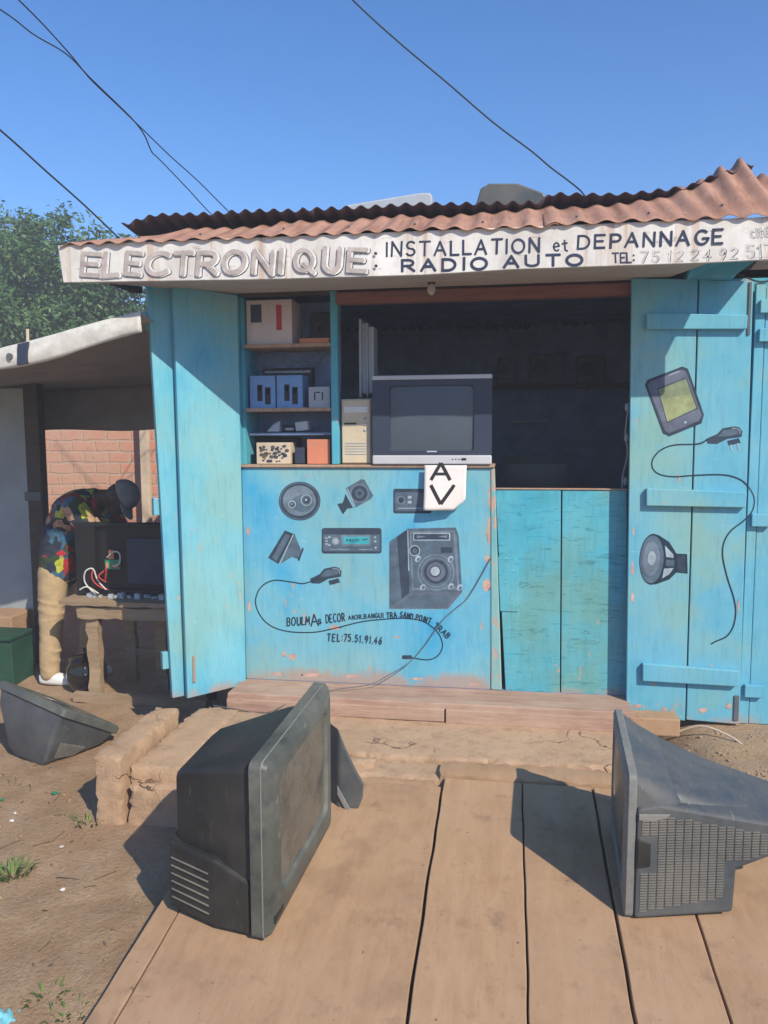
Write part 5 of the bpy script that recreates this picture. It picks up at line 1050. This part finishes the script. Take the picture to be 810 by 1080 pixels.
# ================================================================== TREES, GRASS, LITTER
def tree(label, base, lobes, nleaf, size, seed, h_trunk):
    t = thing('tree', label, 'tree', base); rnd = random.Random(seed); bs = Vector(base); b = MB()
    top = bs+Zv*h_trunk; b.tube([bs-Zv*.1, bs+Vector((.05, 0, h_trunk*.5)), top], [.22, .17, .13], 10)
    for c_, r_ in lobes:
        b.tube(catmull([top-Zv*.3, lerp3(top, Vector(c_), .5)+Vector((rnd.uniform(-.2, .2), 0, -.1)), Vector(c_)], 4), [.09]*4+[.06]*4+[.03], 7)
    obj('trunk', b, M_bark, t, smooth=60)
    vs = []; fs = []
    for c_, r_ in lobes:
        c_ = Vector(c_); ncl = int(24*r_*r_*2.6)+6
        for _ in range(ncl):
            d = Vector((rnd.gauss(0, 1), rnd.gauss(0, 1), rnd.gauss(0, 1))).normalized(); cc = c_+d*r_*rnd.uniform(.5, 1.06); cr = rnd.uniform(.18, .42)*min(1, r_)
            for _ in range(nleaf):
                e_ = Vector((rnd.gauss(0, 1), rnd.gauss(0, 1), rnd.gauss(0, .75))); e_ = e_.normalized()*cr*rnd.random()**.5; p = cc+e_
                ax = (e_.normalized()+Vector((rnd.uniform(-1, 1), rnd.uniform(-1, 1), rnd.uniform(-1.1, .3)))).normalized(); sd_ = ax.cross(Vector((rnd.uniform(-1, 1), rnd.uniform(-1, 1), rnd.uniform(-.4, 1)))).normalized()
                s_ = size*rnd.uniform(.6, 1.3); o_ = len(vs); vs += [p-ax*s_, p+sd_*s_*.36, p+ax*s_, p-sd_*s_*.36]; fs.append((o_, o_+1, o_+2, o_+3))
    b = MB(); b.v = vs; b.f = fs; b.mi = [0]*len(fs)
    me = bpy.data.meshes.new('crown'); me.from_pydata([v-bs for v in vs], [], fs); me.materials.append(M_leaf); o = bpy.data.objects.new('crown', me); SC.collection.objects.link(o); o.parent = t
    return t
tree('large broad green tree standing behind the stall awning', (-8.0, 9.6, 0), [((-8.6, 9.2, 4.45), 1.3), ((-7.2, 9.4, 4.5), 1.0), ((-6.5, 9.3, 4.2), 1.0), ((-5.75, 9.6, 4.5), .6), ((-8.0, 8.8, 3.3), 1.2), ((-6.6, 9.0, 3.1), 1.1), ((-5.7, 9.4, 3.4), .7), ((-9.6, 9.4, 3.8), 1.4), ((-7.5, 8.6, 2.4), 1.0), ((-6.0, 9.2, 2.3), .8)], 130, .055, 4, 2.6)
def tuft(label, x, y, n, h, seed):
    rnd = random.Random(seed); b = MB()
    for _ in range(n):
        a_ = rnd.uniform(0, 6.28); r_ = rnd.random()**.6*.055; p = Vector((x+r_*math.cos(a_), y+r_*math.sin(a_), ground_z(x, y)-.005)); a2 = a_+rnd.uniform(-.8, .8); l_ = h*rnd.uniform(.4, 1); le = Vector((math.cos(a2), math.sin(a2), 0)); w_ = Vector((-le.y, le.x, 0))*rnd.uniform(.002, .005)
        p1 = p+le*l_*.3+Zv*l_*.6; p2 = p+le*l_*.9+Zv*l_*.75; b.add([p-w_, p+w_, p1+w_*.8, p1-w_*.8, p2], [(0, 1, 2, 3), (3, 2, 4)])
    o = obj('grass_tuft', b, M_grass, smooth='keep'); return tag(o, label, 'grass', 'grass tufts on the dirt')
p = U(15, 922, 'z', 0); tuft('largest green grass tuft, on open dirt at the left', p.x, p.y, 70, .07, 1)
p = U(92, 868, 'z', 0); tuft('sparse grass tuft near the cement kerb', p.x, p.y, 26, .05, 2)
p = U(48, 1050, 'z', 0); tuft('dry grass tuft beside the blue plastic bag', p.x, p.y, 26, .035, 3)
p = U(80, 1072, 'z', 0); tuft('low green grass tuft against the ramp edge', p.x-.03, p.y, 26, .035, 5)
p = U(8, 1072, 'z', .0)
b = MB(); b.grid(lambda u, v: Vector((p.x-.06+.085*u, p.y-.08+.11*v, ground_z(p.x, p.y)-.008+.035*math.sin(math.pi*u)*math.sin(math.pi*v)+.022*noise.noise(Vector((u*5, v*5, 1))))), 16, 16)
o = obj('plastic_bag', b, M_bag, smooth='keep'); o.modifiers.new('t', 'SOLIDIFY').thickness = .002; tag(o, 'crumpled blue plastic bag on the dirt at the lower left corner', 'bag')
for i, (x, y, mm, lb) in enumerate(((58, 838, M_pcb, 'small flat green plastic scrap on the dirt'), (2, 845, M_pcb, 'pale green scrap on the dirt at the left frame edge'), (12, 867, M_paper, 'tiny white paper scrap below the pale green scrap'), (65, 895, M_paper, 'white paper chip on dirt right of the largest grass tuft'), (16, 859, M_paper, 'white paper scrap just above the tiny one'), (66, 942, M_paper, 'white chip on dirt below the largest grass tuft'))):
    p = U(x, y, 'z', 0); z = ground_z(p.x, p.y)+.004; s_ = .016 if i < 2 else .009; rnd = random.Random(i)
    pts = [Vector((p.x+s_*rnd.uniform(.6, 1.4)*math.cos(a_), p.y+s_*rnd.uniform(.6, 1.3)*math.sin(a_), z+rnd.uniform(0, .004))) for a_ in [2*math.pi*q/6 for q in range(6)]]; b = MB(); b.loft([pts, [q+Zv*.002 for q in pts]]); tag(obj('litter', b, mm), lb, 'litter', 'litter scraps on the dirt')
b = MB(); rnd = random.Random(31)
for _ in range(150):
    x, y = rnd.uniform(-2.3, -.52), rnd.uniform(-2.4, -.1)
    if x > -1.1 and y > -1.15: continue
    z = ground_z(x, y)+.003; a_ = rnd.uniform(0, 6.28); s_ = rnd.uniform(.006, .016); d1 = Vector((math.cos(a_), math.sin(a_), rnd.uniform(-.1, .25)))*s_; d2 = Vector((-math.sin(a_), math.cos(a_), rnd.uniform(-.1, .3)))*s_*rnd.uniform(.25, .5); p = Vector((x, y, z))
    b.cur = rnd.choice([0, 0, 1]); b.add([p-d1, p+d2, p+d1, p-d2+Zv*.002], [(0, 1, 2, 3)])
for _ in range(26):
    x, y = rnd.uniform(-2.0, -.6), rnd.uniform(-2.3, -.7)
    if x > -1.1 and y > -1.15: continue
    a_ = rnd.uniform(0, 6.28); l_ = rnd.uniform(.02, .06); p = Vector((x, y, ground_z(x, y)+.003)); d1 = Vector((math.cos(a_), math.sin(a_), .03))*l_; b.cur = 1; b.tube([p-d1, p+Vector((.004, .003, .002)), p+d1], .0014, 5)
o = obj('dry_leaves', b, [M_bench, M_bark], smooth='keep'); o['kind'] = 'stuff'; o['label'] = 'bits of dry leaf and twig scattered on the dirt'
# pebbles and crumbs
b = MB(); rnd = random.Random(77)
for _ in range(800):
    x, y = rnd.uniform(-2.4, -.5), rnd.uniform(-2.6, -.2)
    if x > -1.08 and y > -1.15: continue
    if x > -.5: continue
    s_ = rnd.uniform(.002, .006)*(2.2 if rnd.random() < .06 else 1); b.ball((x, y, ground_z(x, y)+s_*.3), (s_, s_*rnd.uniform(.7, 1.2), s_*.7), 6, 4)
for _ in range(160):
    x, y = rnd.uniform(1.26, 1.9), rnd.uniform(-.9, -.12); s_ = rnd.uniform(.003, .009); b.ball((x, y, ground_z(x, y)+s_*.3), (s_, s_, s_*.7), 6, 4)
o = obj('pebbles', b, M_dirt, smooth=60); o['kind'] = 'stuff'; o['label'] = 'scattered pebbles and crumbs on the dirt'

# ================================================================== thin volume added to lift the blacks like lens glare
b = MB(); b.box(-170, 170, -80, 170, -1.6, 8.0); hz = obj('veil_haze', b, []); hz['kind'] = 'stuff'
hm = bpy.data.materials.new('veil_haze'); hm.use_nodes = True; ht = hm.node_tree; ht.nodes.clear(); ho = ht.nodes.new('ShaderNodeOutputMaterial'); hv = ht.nodes.new('ShaderNodeVolumePrincipled')
hv.inputs['Color'].default_value = (.93, .95, 1, 1); hv.inputs['Density'].default_value = VEIL_HAZE; hv.inputs['Anisotropy'].default_value = 0
ht.links.new(hv.outputs[0], ho.inputs['Volume']); hz.data.materials.append(hm)
